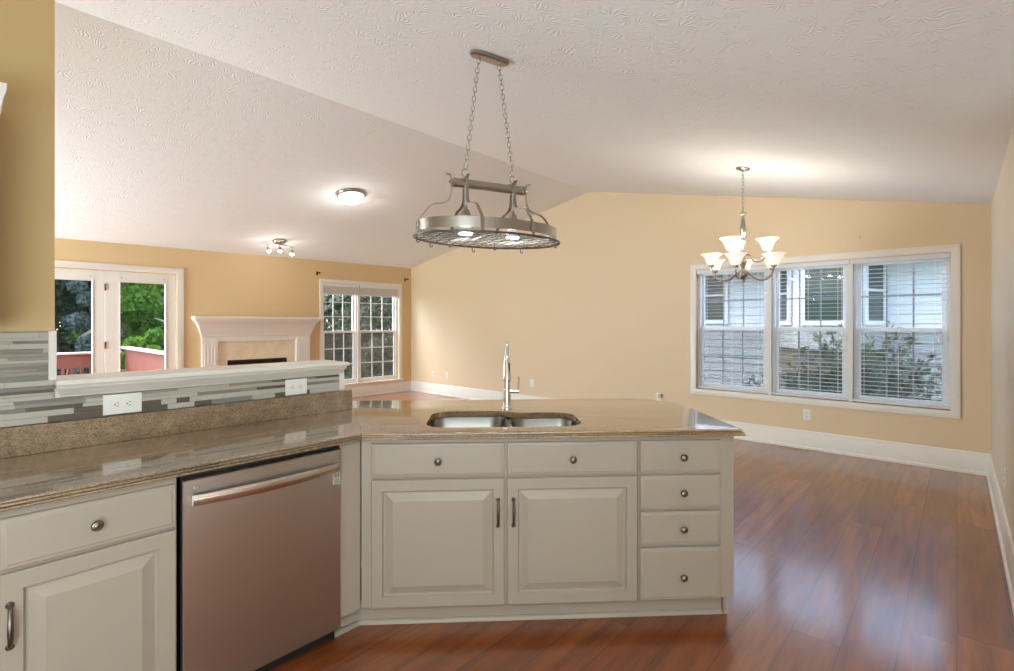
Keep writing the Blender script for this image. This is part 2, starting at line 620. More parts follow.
struct(MB().box(3.2, GX + TH, RY - TH, RY, 0, 2.53).build('wall_east', M['window_lit_wall'], smooth=0))
struct(MB().box(3.2, 3.2 + TH, KY, RY - TH, 0, 2.53).build('wall_alcove', M['window_lit_wall'], smooth=0))
struct(MB().box(BX, 3.2 + TH, KY - TH, KY, 0, 2.53).build('wall_pantry', M['wall'], smooth=0))
struct(MB().rings([[(x, y, z) for y, z in [(KY - TH, 0), (9.2, 0), (9.2, 2.45), (RIDGE_Y, RIDGE_Z + .02), (RY, 2.53), (KY - TH, 2.53)]] for x in (BX - TH, BX)]).build('wall_south', M['wall'], smooth=0))

# fireplace wall, in its own frame: local x toward the gable, y into the wall
DS0, DS1, DZ = 4.19, 5.87, 2.14                 # french doors
LS0, LS1, LZ0, LZ1 = 0.302, 1.916, 0.27, 2.14   # living room window
f = MB()


def fbox(s0, s1, z0, z1):
    f.box(-s1, -s0, 0, TH, z0, z1)


fbox(-0.15, LS0, 0, 2.3)
fbox(LS0, LS1, 0, LZ0)
fbox(LS0, LS1, LZ1, 2.3)
FBS0, FBS1, FBZ = 2.584, 3.508, 0.82
fbox(LS1, FBS0, 0, 2.3)
fbox(FBS0, FBS1, FBZ, 2.3)
fbox(FBS1, DS0, 0, 2.3)
fbox(DS0, DS1, DZ, 2.3)
fbox(DS1, 9.7, 0, 2.3)
zt = lambda s: RIDGE_Z - KL * (fw_pt(s).y - RIDGE_Y) + .03
f.rings([[(.15, y, 2.3), (-9.7, y, 2.3), (-9.7, y, zt(9.7)), (.15, y, zt(-.15))] for y in (0, TH)])
struct(f.build('wall_west', M['fire_wall'], smooth=0, loc=(FO.x, FO.y, 0), rot=FW))

# kitchen divider: full-height stub, then half wall
KC = 2.675
WE = 0.275
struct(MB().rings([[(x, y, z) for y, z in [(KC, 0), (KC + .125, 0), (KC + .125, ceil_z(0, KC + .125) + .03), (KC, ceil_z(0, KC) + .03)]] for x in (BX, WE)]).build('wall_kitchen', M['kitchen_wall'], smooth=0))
struct(MB().box(WE, 1.530, KC, KC + .125, 0, 1.160).build('wall_half', M['trim'], smooth=0))
struct(MB().box(WE - .020, WE + .004, KC - .020, KC + .126, 1.193, 1.388).build('trim_1', M['trim'], bevel=.002))
struct(MB().box(1.504, 1.535, KC - .016, KC + .001, 1.026, 1.125).build('trim_2', M['trim'], bevel=.002))

# baseboards with a small cap profile
def baseboard(name, loc, rot, x0, x1, h=0.205):
    b = MB()
    pr = [(0, 0), (-.030, 0), (-.030, .022), (-.018, .03), (-.018, h - .04), (-.012, h - .028), (-.012, h - .01), (-.004, h), (0, h)]
    b.rings([[(x, y, z) for y, z in pr] for x in (x0, x1)])
    return struct(b.build(name, M['trim'], loc=loc, rot=rot, smooth=30))


baseboard('baseboard_north', (GX, 0, 0), -PI / 2, -8.49, 0.232)
baseboard('baseboard_east', (GX, RY, 0), PI, 0, GX - 3.2)
baseboard('baseboard_alcove', (3.2, RY, 0), -PI / 2, -.018, 1.82)
baseboard('baseboard_west', (FO.x, FO.y, 0), FW, -2.17, 0)
baseboard('baseboard_west_center', (FO.x, FO.y, 0), FW, -4.10, -3.88)
baseboard('baseboard_divider', (WE, KC + .125, 0), PI, -1.29, 3.4)


# ------------------------------------------------------------------ windows
def casing(name, x0, x1, z0, z1, w, loc, rot, proud=.02, sill=False):
    b = MB()
    fr = lambda i, y: [(x0 - i, y, z0 - i), (x1 + i, y, z0 - i), (x1 + i, y, z1 + i), (x0 - i, y, z1 + i)]
    b.rings([fr(w, .0), fr(w, -proud), fr(w - .012, -proud - .004), fr(.012, -proud + .004), fr(0, -proud + .006), fr(0, .0)], True, True)
    return struct(b.build(name, M['trim'], loc=loc, rot=rot, smooth=30))


def rect_frame(b, x0, x1, z0, z1, y0, y1, w, wb=None, wt=None):
    wb = wb or w
    wt = wt or w
    b.box(x0, x0 + w, y0, y1, z0, z1)
    b.box(x1 - w, x1, y0, y1, z0, z1)
    b.box(x0 + w, x1 - w, y0, y1, z0, z0 + wb)
    b.box(x0 + w, x1 - w, y0, y1, z1 - wt, z1)


def hung_window(name, loc, rot, x0, x1, z0, z1, mid, cols, rows, screen=True, y=0.075, munt=M['vinyl'], fat=.028):
    root = sroot(name, loc, rot)
    b = MB()
    rect_frame(b, x0, x1, z0, z1, y - .02, y + .075, fat)
    b.build('window_frame', M['vinyl'], root, bevel=.002)
    xa, xb = x0 + fat, x1 - fat
    for (za, zb, yy, nm) in ((mid - .02, z1 - fat, y + .038, 'upper_sash'), (z0 + fat, mid + .02, y + .004, 'lower_sash')):
        s = MB()
        rect_frame(s, xa, xb, za, zb, yy, yy + .03, .034, .04, .04)
        sash = s.build(nm, M['vinyl'], root, bevel=.002)
        m_ = MB()
        px0, px1, pz0, pz1 = xa + .034, xb - .034, za + .04, zb - .04
        for k in range(1, cols):
            xx = px0 + (px1 - px0) * k / cols
            m_.box(xx - .008, xx + .008, yy + .008, yy + .022, pz0, pz1)
        for k in range(1, rows):
            zz = pz0 + (pz1 - pz0) * k / rows
            m_.box(px0, px1, yy + .009, yy + .021, zz - .008, zz + .008)
        m_.build('glazing_bars', munt, sash)
        MB().box(px0 - .005, px1 + .005, yy + .013, yy + .017, pz0 - .005, pz1 + .005).build('pane', M['glass'], sash, smooth=0)
    if screen:
        MB().box(xa, xb, y + .066, y + .067, z0 + fat, mid).build('insect_screen', M['screen'], root, smooth=0)
    lk = MB().box((xa + xb) / 2 - .03, (xa + xb) / 2 + .03, y - .008, y + .02, mid + .02, mid + .034)
    lk.build('sash_lock', M['vinyl'], root, bevel=.003)
    return root


GL = (GX, 0, 0)
GR = -PI / 2            # local x = -y world, local y = +x world
casing('trim_3', -WY1, -WY0, WZ0, WZ1, .07, GL, GR)
units = [(WY1, 1.665), (1.625, 0.870), (0.830, WY0)]
for i, (ya, yb) in enumerate(units):
    hung_window('window_%d' % (i + 1), GL, GR, -ya + .002, -yb - .002, WZ0 + .002, WZ1 - .002, 1.345, 3, 2, munt=M['backlit_bars'])
mp = MB()
for yc in (1.645, 0.850):
    mp.box(-yc - .02, -yc + .02, .02, TH - .01, WZ0, WZ1)
struct(mp.build('trim_4', M['trim'], loc=GL, rot=GR, bevel=.002))


def blind(label, xa, xb, loc, rot, ztop, zbot, group, pitch=.0435, depth=.038, y=.030):
    root = thing('window_blind', label, 'blind', loc, rot, group)
    MB().box(xa, xb, y - .030, y + .024, ztop - .05, ztop).build('headrail', M['slat'], root, bevel=.002)
    s = MB()
    z = ztop - .075
    while z > zbot + .03:
        s.box(xa + .006, xb - .006, y - depth / 2, y + depth / 2, z - .0013, z + .0013)
        z -= pitch
    s.build('slats', M['slat'], root, smooth=0)
    MB().box(xa + .006, xb - .006, y - depth / 2, y + depth / 2, zbot, zbot + .018).build('bottom_rail', M['slat'], root, bevel=.002)
    cd = MB()
    for t in (.14, .5, .86):
        xx = xa + (xb - xa) * t
        for yy in (y - depth / 2 - .002, y + depth / 2 + .002):
            cd.tube([(xx, yy, zbot + .005), (xx, yy, ztop - .04)], .0014, 4)
    cd.build('ladder_cords', M['slat'], root)
    w = MB().tube([(xa + .05, y - .034, ztop - .04), (xa + .05, y - .036, ztop - .62)], .004, 6)
    w.build('wand', M['slat'], root)
    w = MB().tube([(xb - .07, y - .034, ztop - .04), (xb - .07, y - .036, 1.28)], .0016, 4)
    w.lathe([(.001, 0), (.006, -.004), (.008, -.03), (.004, -.035)], 8, Matrix.Translation((xb - .07, y - .036, 1.28)))
    w.build('lift_cord', M['slat'], root)
    return root


bl_labels = ['white slatted blind on the left third of the wide dining window, behind the chandelier',
             'white slatted blind on the middle third of the wide dining window',
             'white slatted blind on the right third of the wide dining window, nearest the room corner']
for (ya, yb), lb in zip([(WY1 - .004, 1.651), (1.639, .857), (.843, WY0 + .004)], bl_labels):
    blind(lb, -ya, -yb, GL, GR, WZ1 - .003, WZ0 + .012, 'lowered blinds on the dining window')

# living room window (two units) in the fireplace wall frame
FL = (FO.x, FO.y, 0)
casing('trim_5', -LS1, -LS0, LZ0, LZ1, .07, FL, FW)
hung_window('window_4', FL, FW, -LS1 + .002, -1.214, LZ0 + .002, LZ1 - .002, 1.24, 3, 3)
hung_window('window_5', FL, FW, -1.174, -LS0 - .002, LZ0 + .002, LZ1 - .002, 1.24, 3, 3)
struct(MB().box(-1.214, -1.174, .02, TH - .01, LZ0, LZ1).build('trim_6', M['trim'], loc=FL, rot=FW, bevel=.002))
struct(MB().box(-LS1 - .10, -LS0 + .10, -.05, .0, LZ0 - .03, LZ0).build('trim_7', M['trim'], loc=FL, rot=FW, bevel=.004))
for (xa, xb, lb) in ((-LS1 + .004, -1.20, 'raised white blind bunched at the top of the left living room sash'),
                     (-1.188, -LS0 - .004, 'raised white blind bunched at the top of the living room sash nearest the corner')):
    root = thing('raised_blind', lb, 'blind', FL, FW, 'raised blinds on the living room window')
    MB().box(xa, xb, -.012, .048, LZ1 - .055, LZ1 - .002).build('headrail', M['slat'], root, bevel=.002)
    s = MB()
    for k in range(26):
        z = LZ1 - .062 - k * .0046
        s.box(xa + .006, xb - .006, -.006 + .001 * (k % 3), .044, z - .0016, z + .0016)
    s.build('slats', simple('cream_slats', (0.78, 0.72, 0.64), .5), root, smooth=0)
    MB().box(xa + .006, xb - .006, -.008, .046, LZ1 - .205, LZ1 - .184).build('bottom_rail', M['slat'], root, bevel=.002)

# french doors: hinged leaf on the right, fixed leaf on the left
casing('trim_8', -DS1, -DS0, -.08, DZ, .085, FL, FW)
for i, (s0, s1) in enumerate(((DS0 + .008, 5.027), (5.033, DS1 - .008))):
    root = sroot('door_%d' % (i + 1), FL, FW)
    b = MB()
    gz0, gz1 = .30, 2.0
    b.box(-s1, -s1 + .155, .03, .075, .01, DZ - .01)
    b.box(-s0 - .115, -s0, .03, .075, .01, DZ - .01)
    b.box(-s1 + .155, -s0 - .115, .03, .075, .01, gz0)
    b.box(-s1 + .155, -s0 - .115, .03, .075, gz1, DZ - .01)
    b.build('door_leaf', M['trim'], root, bevel=.003)
    b = MB()
    rect_frame(b, -s1 + .155, -s0 - .115, gz0, gz1, .022, .082, .015)
    b.build('glass_stop', M['trim'], root, bevel=.003)
    MB().box(-s1 + .165, -s0 - .120, .05, .056, gz0 + .01, gz1 - .01).build('pane', M['glass'], root, smooth=0)
    for zz in (.35, 1.06, 1.86) if i == 0 else ():
        MB().box(-s1 - .006, -s1 + .012, .018, .032, zz, zz + .095).build('hinge', M['brass'], root, bevel=.002)
    for xx in (-s1 + .18, -s0 - .15):
        k = MB().lathe([(.004, 0), (.004, .02), (.009, .022), (.009, .03), (.002, .032)], 8, Matrix.Translation((xx, .03, 2.045)) @ Matrix.Rotation(PI / 2, 4, 'X'))
        k.build('hook', M['nickel'], root)

# ------------------------------------------------------------------ cabinets
def door_panel(b, x0, x1, z0, z1, yf, t=.019):
    b.panel(x0, x1, z0, z1, [(0, yf + t), (0, yf + .004), (.004, yf), (.050, yf), (.052, yf + .004), (.056, yf + .012), (.062, yf + .013),
                             (.096, yf + .002), (.099, yf + .0005)])


def drawer_panel(b, x0, x1, z0, z1, yf, t=.019):
    b.panel(x0, x1, z0, z1, [(0, yf + t), (0, yf + .006), (.004, yf + .003), (.012, yf + .002), (.016, yf), (.02, yf)])


def knob(parent, x, z, yf):
    T = Matrix.Translation((x, yf, z)) @ Matrix.Rotation(PI / 2, 4, 'X')
    MB().lathe([(.0095, 0), (.010, .002), (.006, .005), (.0055, .012), (.010, .015), (.0155, .018), (.0165, .022), (.014, .026), (.010, .0275), (.009, .0268), (.005, .029), (.001, .0295)], 20, T).build('knob', M['pewter'], parent)


def pull(parent, x, z, yf, h=.12):
    b = MB()
    pts, rr = [], []
    for k in range(13):
        t = k / 12
        pts.append((x, yf - .006 - .024 * math.sin(PI * t) ** .6, z - h / 2 + h * t))
        rr.append(.0045 + .003 * math.sin(PI * t))
    b.tube(pts, rr, 10)
    for s in (-1, 1):
        b.lathe([(.010, 0), (.010, .003), (.006, .006), (.004, .012)], 12, Matrix.Translation((x, yf, z + s * h / 2)) @ Matrix.Rotation(PI / 2, 4, 'X'))
    b.build('pull_handle', M['pewter'], parent)


def carcass(b, x0, x1, ydep, z0=.10, z1=.882):
    b.box(x0, x1, .010, .030, z0, z1)
    b.box(x0, x0 + .018, .030, ydep, z0, z1)
    b.box(x1 - .018, x1, .030, ydep, z0, z1)
    b.box(x0 + .018, x1 - .018, .030, ydep, z0, z0 + .018)
    b.box(x0 + .018, x1 - .018, ydep - .012, ydep, z0 + .018, z1)


def toe(root, x0, x1, y=.062):
    MB().box(x0, x1, y, y + .016, .0, .10).build('toe_kick', M['cab'], root, bevel=.001)
    b = MB()
    b.rings([[(x, y - .016 * math.cos(a) if a is not None else y, .02 * math.sin(a) if a is not None else 0) for a in (0, .4, .8, 1.2, PI / 2, None)] for x in (x0, x1)])
    b.build('shoe_moulding', M['cab'], root)


IO = (1.259, 2.038, 0)
IR = -PI / 4
YF = -.009
root = thing('sink_cabinet', 'wide white two-door base cabinet under the sink', 'cabinet', IO, IR)
b = MB()
carcass(b, .0, 1.295, .60)
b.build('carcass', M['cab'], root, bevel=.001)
toe(root, -.028, 1.297)
MB().box(-.250, 1.295, .606, .620, 0, .882).build('back_panel', M['cab'], root)
for (x0, x1) in ((.048, .661), (.673, 1.289)):
    d = MB()
    drawer_panel(d, x0, x1, .706, .861, YF)
    dr = d.build('drawer', M['cab'], root, smooth=12)
    knob(dr, (x0 + x1) / 2, .781, YF)
    d = MB()
    door_panel(d, x0, x1, .105, .695, YF)
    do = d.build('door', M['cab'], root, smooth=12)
    pull(do, x1 - .030 if x0 < .3 else x0 + .030, .536, YF)

root = thing('drawer_cabinet', 'narrow white base cabinet with a stack of four drawers', 'cabinet', IO, IR)
b = MB()
carcass(b, 1.297, 1.765, .60)
b.build('carcass', M['cab'], root, bevel=.001)
toe(root, 1.297, 1.728)
MB().box(1.297, 1.765, .606, .620, 0, .882).build('back_panel', M['cab'], root)
MB().box(1.730, 1.750, .045, .60, 0, .10).build('end_foot', M['cab'], root, bevel=.001)
for z0, z1 in ((.706, .861), (.535, .695), (.364, .524), (.105, .353)):
    d = MB()
    drawer_panel(d, 1.304, 1.694, z0, z1, YF)
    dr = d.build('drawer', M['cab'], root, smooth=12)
    knob(dr, 1.507, (z0 + z1) / 2 if z0 > .2 else .217, YF)

root = thing('corner_filler', 'plain white filler panel in the corner between dishwasher and sink cabinet', 'panel', (1.158, 2.038, 0), 0)
MB().prism([(0, .006), (.1015, .006), (.1075, .012), (.1075, .030), (0, .026)], .10, .882).build('panel', M['cab'], root, bevel=.001)
MB().prism([(-.004, .062), (.129, .062), (.116, .085), (-.004, .078)], 0, .10).build('toe_kick', M['cab'], root)
MB().prism([(-.004, .044), (.120, .044), (.112, .060), (-.004, .060)], 0, .022).build('shoe_moulding', M['cab'], root)


def base_unit(label, a0, a1, name='base_cabinet'):
    w = a1 - a0
    root = thing(name, label, 'cabinet', (a0, 2.038, 0), 0)
    b = MB()
    carcass(b, 0, w, .60)
    b.build('carcass', M['cab'], root, bevel=.001)
    toe(root, 0, w)
    d = MB()
    drawer_panel(d, .008, w - .004, .706, .855, YF)
    dr = d.build('drawer', M['cab'], root, smooth=12)
    knob(dr, w / 2, .781, YF)
    d = MB()
    door_panel(d, .008, w - .004, .105, .695, YF)
    do = d.build('door', M['cab'], root, smooth=12)
    pull(do, .030, .545, YF)


base_unit('white base cabinet with one drawer over one door, left of the dishwasher', .082, .531)

# dishwasher
root = thing('dishwasher', 'stainless steel dishwasher with a bowed bar handle under the counter', 'dishwasher', (.539, 2.038, 0), 0)
DW = .612
b = MB()
b.box(.004, DW - .004, .012, .58, .10, .878)
b.box(.03, DW - .03, .05, .50, .0, .10)
b.build('tub_body', M['black'], root)
b = MB()
b.panel(.004, DW - .002, .072, .862, [(0, .012), (0, -.014), (.004, -.018), (.008, -.0185)])
door = b.build('door', M['steel'], root)
b = MB()
NS = 24
rings = []
for k in range(NS + 1):
    t = k / NS
    x = .029 + .557 * t
    yo = -.0185 - .018 - .034 * math.sin(PI * t)
    h = .021
    rings.append([(x, yo - .011 * math.cos(a) if a is not None else 0, .792 + h * math.sin(a)) for a in [PI * 2 * q / 12 for q in range(12)]])
b.rings(rings)
for x in (.046, .578):
    b.box(x - .008, x + .008, -.034, -.018, .778, .806)
b.build('handle', M['steel_bright'], door)
b = MB()
b.lathe([(.0105, 0), (.0105, .0015), (.001, .0018)], 24, Matrix.Translation((.043, -.0185, .832)) @ Matrix.Rotation(PI / 2, 4, 'X'))
em = b.build('round_emblem', simple('emblem_grey', (.45, .40, .37), .3, 1.0), door)
b = MB()
arc = [(.043 + .0065 * math.cos(a), -.0206, .832 + .0065 * math.sin(a)) for a in [PI * (.15 + 1.85 * q / 20) for q in range(21)]]
b.tube(arc, .0009, 5)
b.tube([(.043 + .0065, -.0206, .832), (.0435, -.0206, .832)], .0009, 5)
b.tube([(.0405, -.0206, .836), (.0405, -.0206, .829), (.0435, -.0206, .829)], .0009, 5)
b.build('emblem_mark', M['plate'], em)
# small square label: two-line legend over a ring mark
b = MB().box(.572, .604, -.0200, -.0185, .712, .760)
lab = b.build('energy_sticker', simple('sticker_silver', (.58, .55, .52), .4, .3), door)
b = MB()
cx, cz = .588, .728
for r_ in (.0095, .0045):
    b.tube([(cx + r_ * math.cos(a), -.0202, cz + r_ * math.sin(a)) for a in [2 * PI * q / 20 for q in range(20)]], .0010, 5, True)
b.box(.581, .5885, -.0206, -.0199, .744, .747)
for x0 in (.581, .5845, .5925, .5965):
    b.box(x0, x0 + .0022, -.0206, -.0199, .749, .757)
b.box(.5925, .600, -.0206, -.0199, .744, .747)
b.build('sticker_print', M['darkmetal'], lab)
MB().box(.004, DW - .004, .035, .05, .008, .070).build('toe_panel', M['black'], root, bevel=.002)

# wall cabinet left of the picture edge: only its crown shows
root = thing('wall_cabinet', 'white wall cabinet at the picture edge whose crown moulding tip shows on the ochre wall', 'cabinet', (-.70, 2.345, 1.386), 0)
MB().box(0, .785, .02, .328, 0, .70).build('carcass', M['cab'], root, bevel=.002)
for x0 in (.004, .396):
    d = MB()
    door_panel(d, x0, x0 + .384, .004, .685, 0)
    do = d.build('door', M['cab'], root, smooth=12)
    pull(do, x0 + (.354 if x0 < .1 else .03), .10, 0)
b = MB()
crown = [(0, .69), (.010, .690), (.020, .704), (.023, .735), (.029, .775), (.036, .800), (.037, .822), (0, .822)]
b.rings([[(-.0, .02 - o, z), (.785 + o, .02 - o, z), (.785 + o, .328, z), (-.0, .328, z)] for o, z in crown[1:-1]])
b.build('crown_moulding', M['trim'], root)

# ------------------------------------------------------------------ granite worktop, one continuous L-shaped top of two slabs meeting at a seam
def isl(x, y):
    r = math.sqrt(.5)
    return (IO[0] + r * (x + y), IO[1] + r * (y - x))


PROFILE = [(-.013, .914), (-.008, .9132), (-.0045, .910), (-.004, .9070), (-.013, .9060), (-.013, .9030), (-.002, .902), (.0005, .900), (.0005, .8975), (-.009, .8965), (-.009, .8935), (.004, .8925), (.005, .888), (.002, .884)]


def slab(bm, outline, edged, hole, mi):
    start = len(bm.faces)
    rings = []
    for off, z in PROFILE:
        q = offset_poly(outline, [off if e else 0.0 for e in edged])
        rings.append([bm.verts.new((x, y, z)) for x, y in q])
    n = len(outline)
    for a, c_ in zip(rings, rings[1:]):
        for k in range(n):
            l = (k + 1) % n
            bm.faces.new((a[k], a[l], c_[l], c_[k]))
    hr = []
    if hole:
        for z in (.914, .884):
            hr.append([bm.verts.new((x, y, z)) for x, y in hole])
        m = len(hole)
        for k in range(m):
            l = (k + 1) % m
            bm.faces.new((hr[0][k], hr[0][l], hr[1][l], hr[1][k]))
    for idx, ring in ((0, rings[0]), (1, rings[-1])):
        loops = [ring] + ([hr[idx]] if hole else [])
        edges = []
        for lp in loops:
            for k in range(len(lp)):
                e = bm.edges.get((lp[k], lp[(k + 1) % len(lp)])) or bm.edges.new((lp[k], lp[(k + 1) % len(lp)]))
                edges.append(e)
        bmesh.ops.triangle_fill(bm, use_beauty=True, use_dissolve=False, edges=edges)
    bm.faces.ensure_lookup_table()
    for fc in bm.faces[start:]:
        fc.material_index = mi


hole_l = round_poly([(.28, .088), (1.06, .088), (1.06, .465), (.76, .465), (.66, .530), (.28, .530)], [.10, .10, .10, .10, .10, .11], 7)
hole = [isl(x, y) for x, y in hole_l]
inner = (1.248, 2.012)
seam_b = (1.5955, 2.655)
gap = .0006
left = [(-1.4, 2.012), (inner[0] - gap, inner[1]), (seam_b[0] - gap, seam_b[1]), (-1.4, 2.655)]
tip = round_poly([isl(1.797, -.028), isl(1.797, .962), isl(-.25, .962)], [0, .30, 0], 8)[0:10]
right = [(inner[0] + gap, inner[1])] + tip + [(1.598, isl(0, 0)[1] + (.962 / math.sqrt(.5)) - (1.598 - IO[0])), (seam_b[0] + gap, seam_b[1])]
bm = bmesh.new()
slab(bm, left, [1, 0, 0, 0], None, 0)
nr = len(right)
slab(bm, right, [1] * (nr - 2) + [0, 0], hole, 1)
bmesh.ops.recalc_face_normals(bm, faces=bm.faces)
me = bpy.data.meshes.new('worktop')
bm.to_mesh(me)
bm.free()
me.materials.append(M['granite'])
me.materials.append(M['granite_island'])
for p in me.polygons:
    p.use_smooth = True
me.set_sharp_from_angle(angle=math.radians(35))
wt = bpy.data.objects.new('worktop', me)
COL.objects.link(wt)
tag(wt, 'brown granite worktop with ogee edge running along the wall and over the island', 'countertop')

o = MB().box(-1.4, 1.571, 2.635, 2.6555, .9142, 1.0245).build('granite_upstand', M['granite_speck'], bevel=.0015)
tag(o, 'speckled brown granite upstand standing at the back of the worktop', 'backsplash')

# mosaic strip tile on the wall above the upstand
b = MB()
b.cur = 5
b.box(-1.4, 1.504, 2.666, 2.6745, 1.0255, 1.118)
b.box(-1.4, .258, 2.666, 2.6745, 1.118, 1.384)
b.box(.258, .2714, 2.666, 2.6745, 1.118, 1.190)
rt = random.Random(11)
z = 1.0265
while z < 1.383:
    h = rt.choice((.011, .016, .021, .024, .016))
    h = min(h, 1.384 - z)
    if h < .006:
        break
    x = -1.4
    x_end = 1.503 if z + h <= 1.120 else (.2712 if z < 1.18 else .257)
    if z < 1.118 < z + h:
        h = 1.118 - z
        x_end = 1.503
    while x < x_end:
        L = min(rt.uniform(.05, .30), x_end - x)
        b.cur = rt.choices((0, 1, 2, 3, 4), (30, 22, 18, 18, 12))[0]
        b.box(x + .0006, x + L - .0006, 2.6615 - rt.uniform(0, .0012), 2.668, z + .0006, z + h - .0006)
        x += L
    z += h
o = b.build('tile_backsplash', TILES, smooth=0)
tag(o, 'grey and taupe mosaic strip tile on the wall above the granite upstand', 'backsplash')

# white ledge on the half wall: flat cap plus crown moulding that returns at both ends
root = thing('bar_ledge', 'white moulded ledge capping the half wall behind the counter', 'ledge', (0, 0, 0), 0)
MB().box(.272, 1.535, 2.603, 2.880, 1.172, 1.192).build('cap_board', M['trim'], root, bevel=.004)
b = MB()
mp = [(.004, 1.119), (.010, 1.121), (.012, 1.127), (.020, 1.131), (.030, 1.141), (.040, 1.152), (.046, 1.155), (.050, 1.162), (.050, 1.1719)]
b.rings([[(.276 + (.05 - o_) * .4, KC - o_, z_), (1.512 + o_ * .35, KC - o_, z_), (1.512 + o_ * .35, KC + .13 + o_ * .9, z_), (.276 + (.05 - o_) * .4, KC + .13 + o_ * .9, z_)] for o_, z_ in mp])
b.build('crown_moulding', M['trim'], root, smooth=8)

# ------------------------------------------------------------------ sink and faucet
root = thing('sink', 'stainless steel double-bowl sink set under the island worktop', 'sink', IO, IR)
for (x0, x1, y0, y1) in ((.268, .688, .076, .542), (.712, 1.072, .076, .477)):
    b = MB()
    rg = []
    base = [(x0, y0), (x1, y0), (x1, y1), (x0, y1)]
    for ins, z, r_ in ((-.012, .8828, .10), (0, .8828, .09), (.004, .878, .085), (.012, .74, .08), (.02, .715, .07), (.045, .70, .05), (.10, .697, .04)):
        q = round_poly([(x0 + ins, y0 + ins), (x1 - ins, y0 + ins), (x1 - ins, y1 - ins), (x0 + ins, y1 - ins)], [r_] * 4, 6)
        rg.append([(px, py, z) for px, py in q])
    n_ = len(rg[0])
    b.rings(rg, False)
    b.add(rg[-1], [tuple(range(n_))])
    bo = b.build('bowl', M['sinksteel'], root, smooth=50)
    so = bo.modifiers.new('shell', 'SOLIDIFY')
    so.thickness = .0012
    so.offset = -1
    MB().lathe([(.045, .6975), (.045, .700), (.036, .7005), (.030, .697), (.008, .6965), (.001, .699)], 24, Matrix.Translation(((x0 + x1) / 2, (y0 + y1) / 2, 0))).build('drain', M['chrome'], bo)

root = thing('faucet', 'tall chrome pull-down faucet standing behind the sink', 'faucet', (*isl(.703, .590), .9142), math.radians(-48))
# local -y points to the camera side
b = MB()
b.lathe([(.030, 0), (.030, .004), (.027, .010), (.024, .014), (.0225, .05), (.0215, .12), (.0205, .165), (.023, .168), (.023, .176), (.019, .180), (.015, .186), (.015, .19)], 28)
b.build('body', M['chrome'], root)
b = MB()
pts = [(0, 0, .185), (0, 0, .26), (0, -.004, .31), (0, -.022, .355), (0, -.055, .383), (0, -.095, .388), (0, -.130, .372), (0, -.150, .345), (0, -.156, .325)]
cv = []
for i in range(len(pts) - 1):
    p0, p1, p2, p3 = (Vector(pts[max(i - 1, 0)]), Vector(pts[i]), Vector(pts[i + 1]), Vector(pts[min(i + 2, len(pts) - 1)]))
    for k in range(5):
        t = k / 5
        cv.append(.5 * ((2 * p1) + (-p0 + p2) * t + (2 * p0 - 5 * p1 + 4 * p2 - p3) * t * t + (-p0 + 3 * p1 - 3 * p2 + p3) * t ** 3))
cv.append(Vector(pts[-1]))
b.tube(cv, .0115, 14)
b.build('spout', M['chrome'], root)
b = MB()
T = Matrix.Translation((0, -.156, .33)) @ Matrix.Rotation(math.radians(-3), 4, 'X')
b.lathe([(.013, 0), (.0155, -.006), (.0155, -.03), (.018, -.05), (.0215, -.105), (.0235, -.125), (.0245, -.132), (.0245, -.142), (.020, -.146), (.001, -.146)], 24, T)
sh = b.build('spray_head', M['chrome'], root)
MB().box(.008, .018, -.176, -.150, .235, .285).build('spray_button', M['black'], sh, bevel=.004)
b = MB()
b.tube([(.018, 0, .105), (.058, 0, .105)], [.013, .012], 14)
b.tube([(.058, 0, .105), (.070, 0, .105)], [.0145, .0145], 14)
b.tube([(.066, 0, .105), (.068, 0, .135), (.070, 0, .165), (.069, 0, .190)], [.006, .0055, .005, .0055], 10)
b.build('lever', M['chrome'], root)


# ------------------------------------------------------------------ outlets and plates
def duplex(b_plate, parent, cx, cz, y, rot=False):
    """two receptacle faces with slots"""
    for s in (-1, 1):
        ox, oz = (s * .021, 0) if rot else (0, s * .021)
        f_ = MB()
        q = round_poly([(-.0165, -.014), (.0165, -.014), (.0165, .014), (-.0165, .014)], [.011] * 4, 4)
        if rot:
            q = [(v, -u) for u, v in q]
        f_.rings([[(cx + ox + u, y, cz + oz + v) for u, v in q], [(cx + ox + u, y - .0025, cz + oz + v) for u, v in q]])
        fo = f_.build('receptacle', M['plate'], parent)
        g_ = MB()
        for (u, v, w, h) in ((-.0065, .003, .0022, .009), (.0065, .003, .0022, .008), (0, -.007, .005, .005)):
            if rot:
                u, v, w, h = v, -u, h, w
            g_.box(cx + ox + u - w / 2, cx + ox + u + w / 2, y - .0030, y - .0024, cz + oz + v - h / 2, cz + oz + v + h / 2)
        g_.build('slots', M['slot'], fo, smooth=0)


def outlet(label, loc, rot, w=.072, h=.116, duplexes=((0, 0),), horizontal=False, name='wall_outlet', cat='outlet', group=None):
    root = thing(name, label, cat, loc, rot, group)
    b_ = MB()
    b_.panel(-w / 2, w / 2, -h / 2, h / 2, [(0, 0), (0, -.003), (.003, -.0055), (.006, -.006)])
    b_.build('cover_plate', M['plate'], root)
    for ox, oz in duplexes:
        duplex(b_, root, ox, oz, -.006, horizontal)
    return root


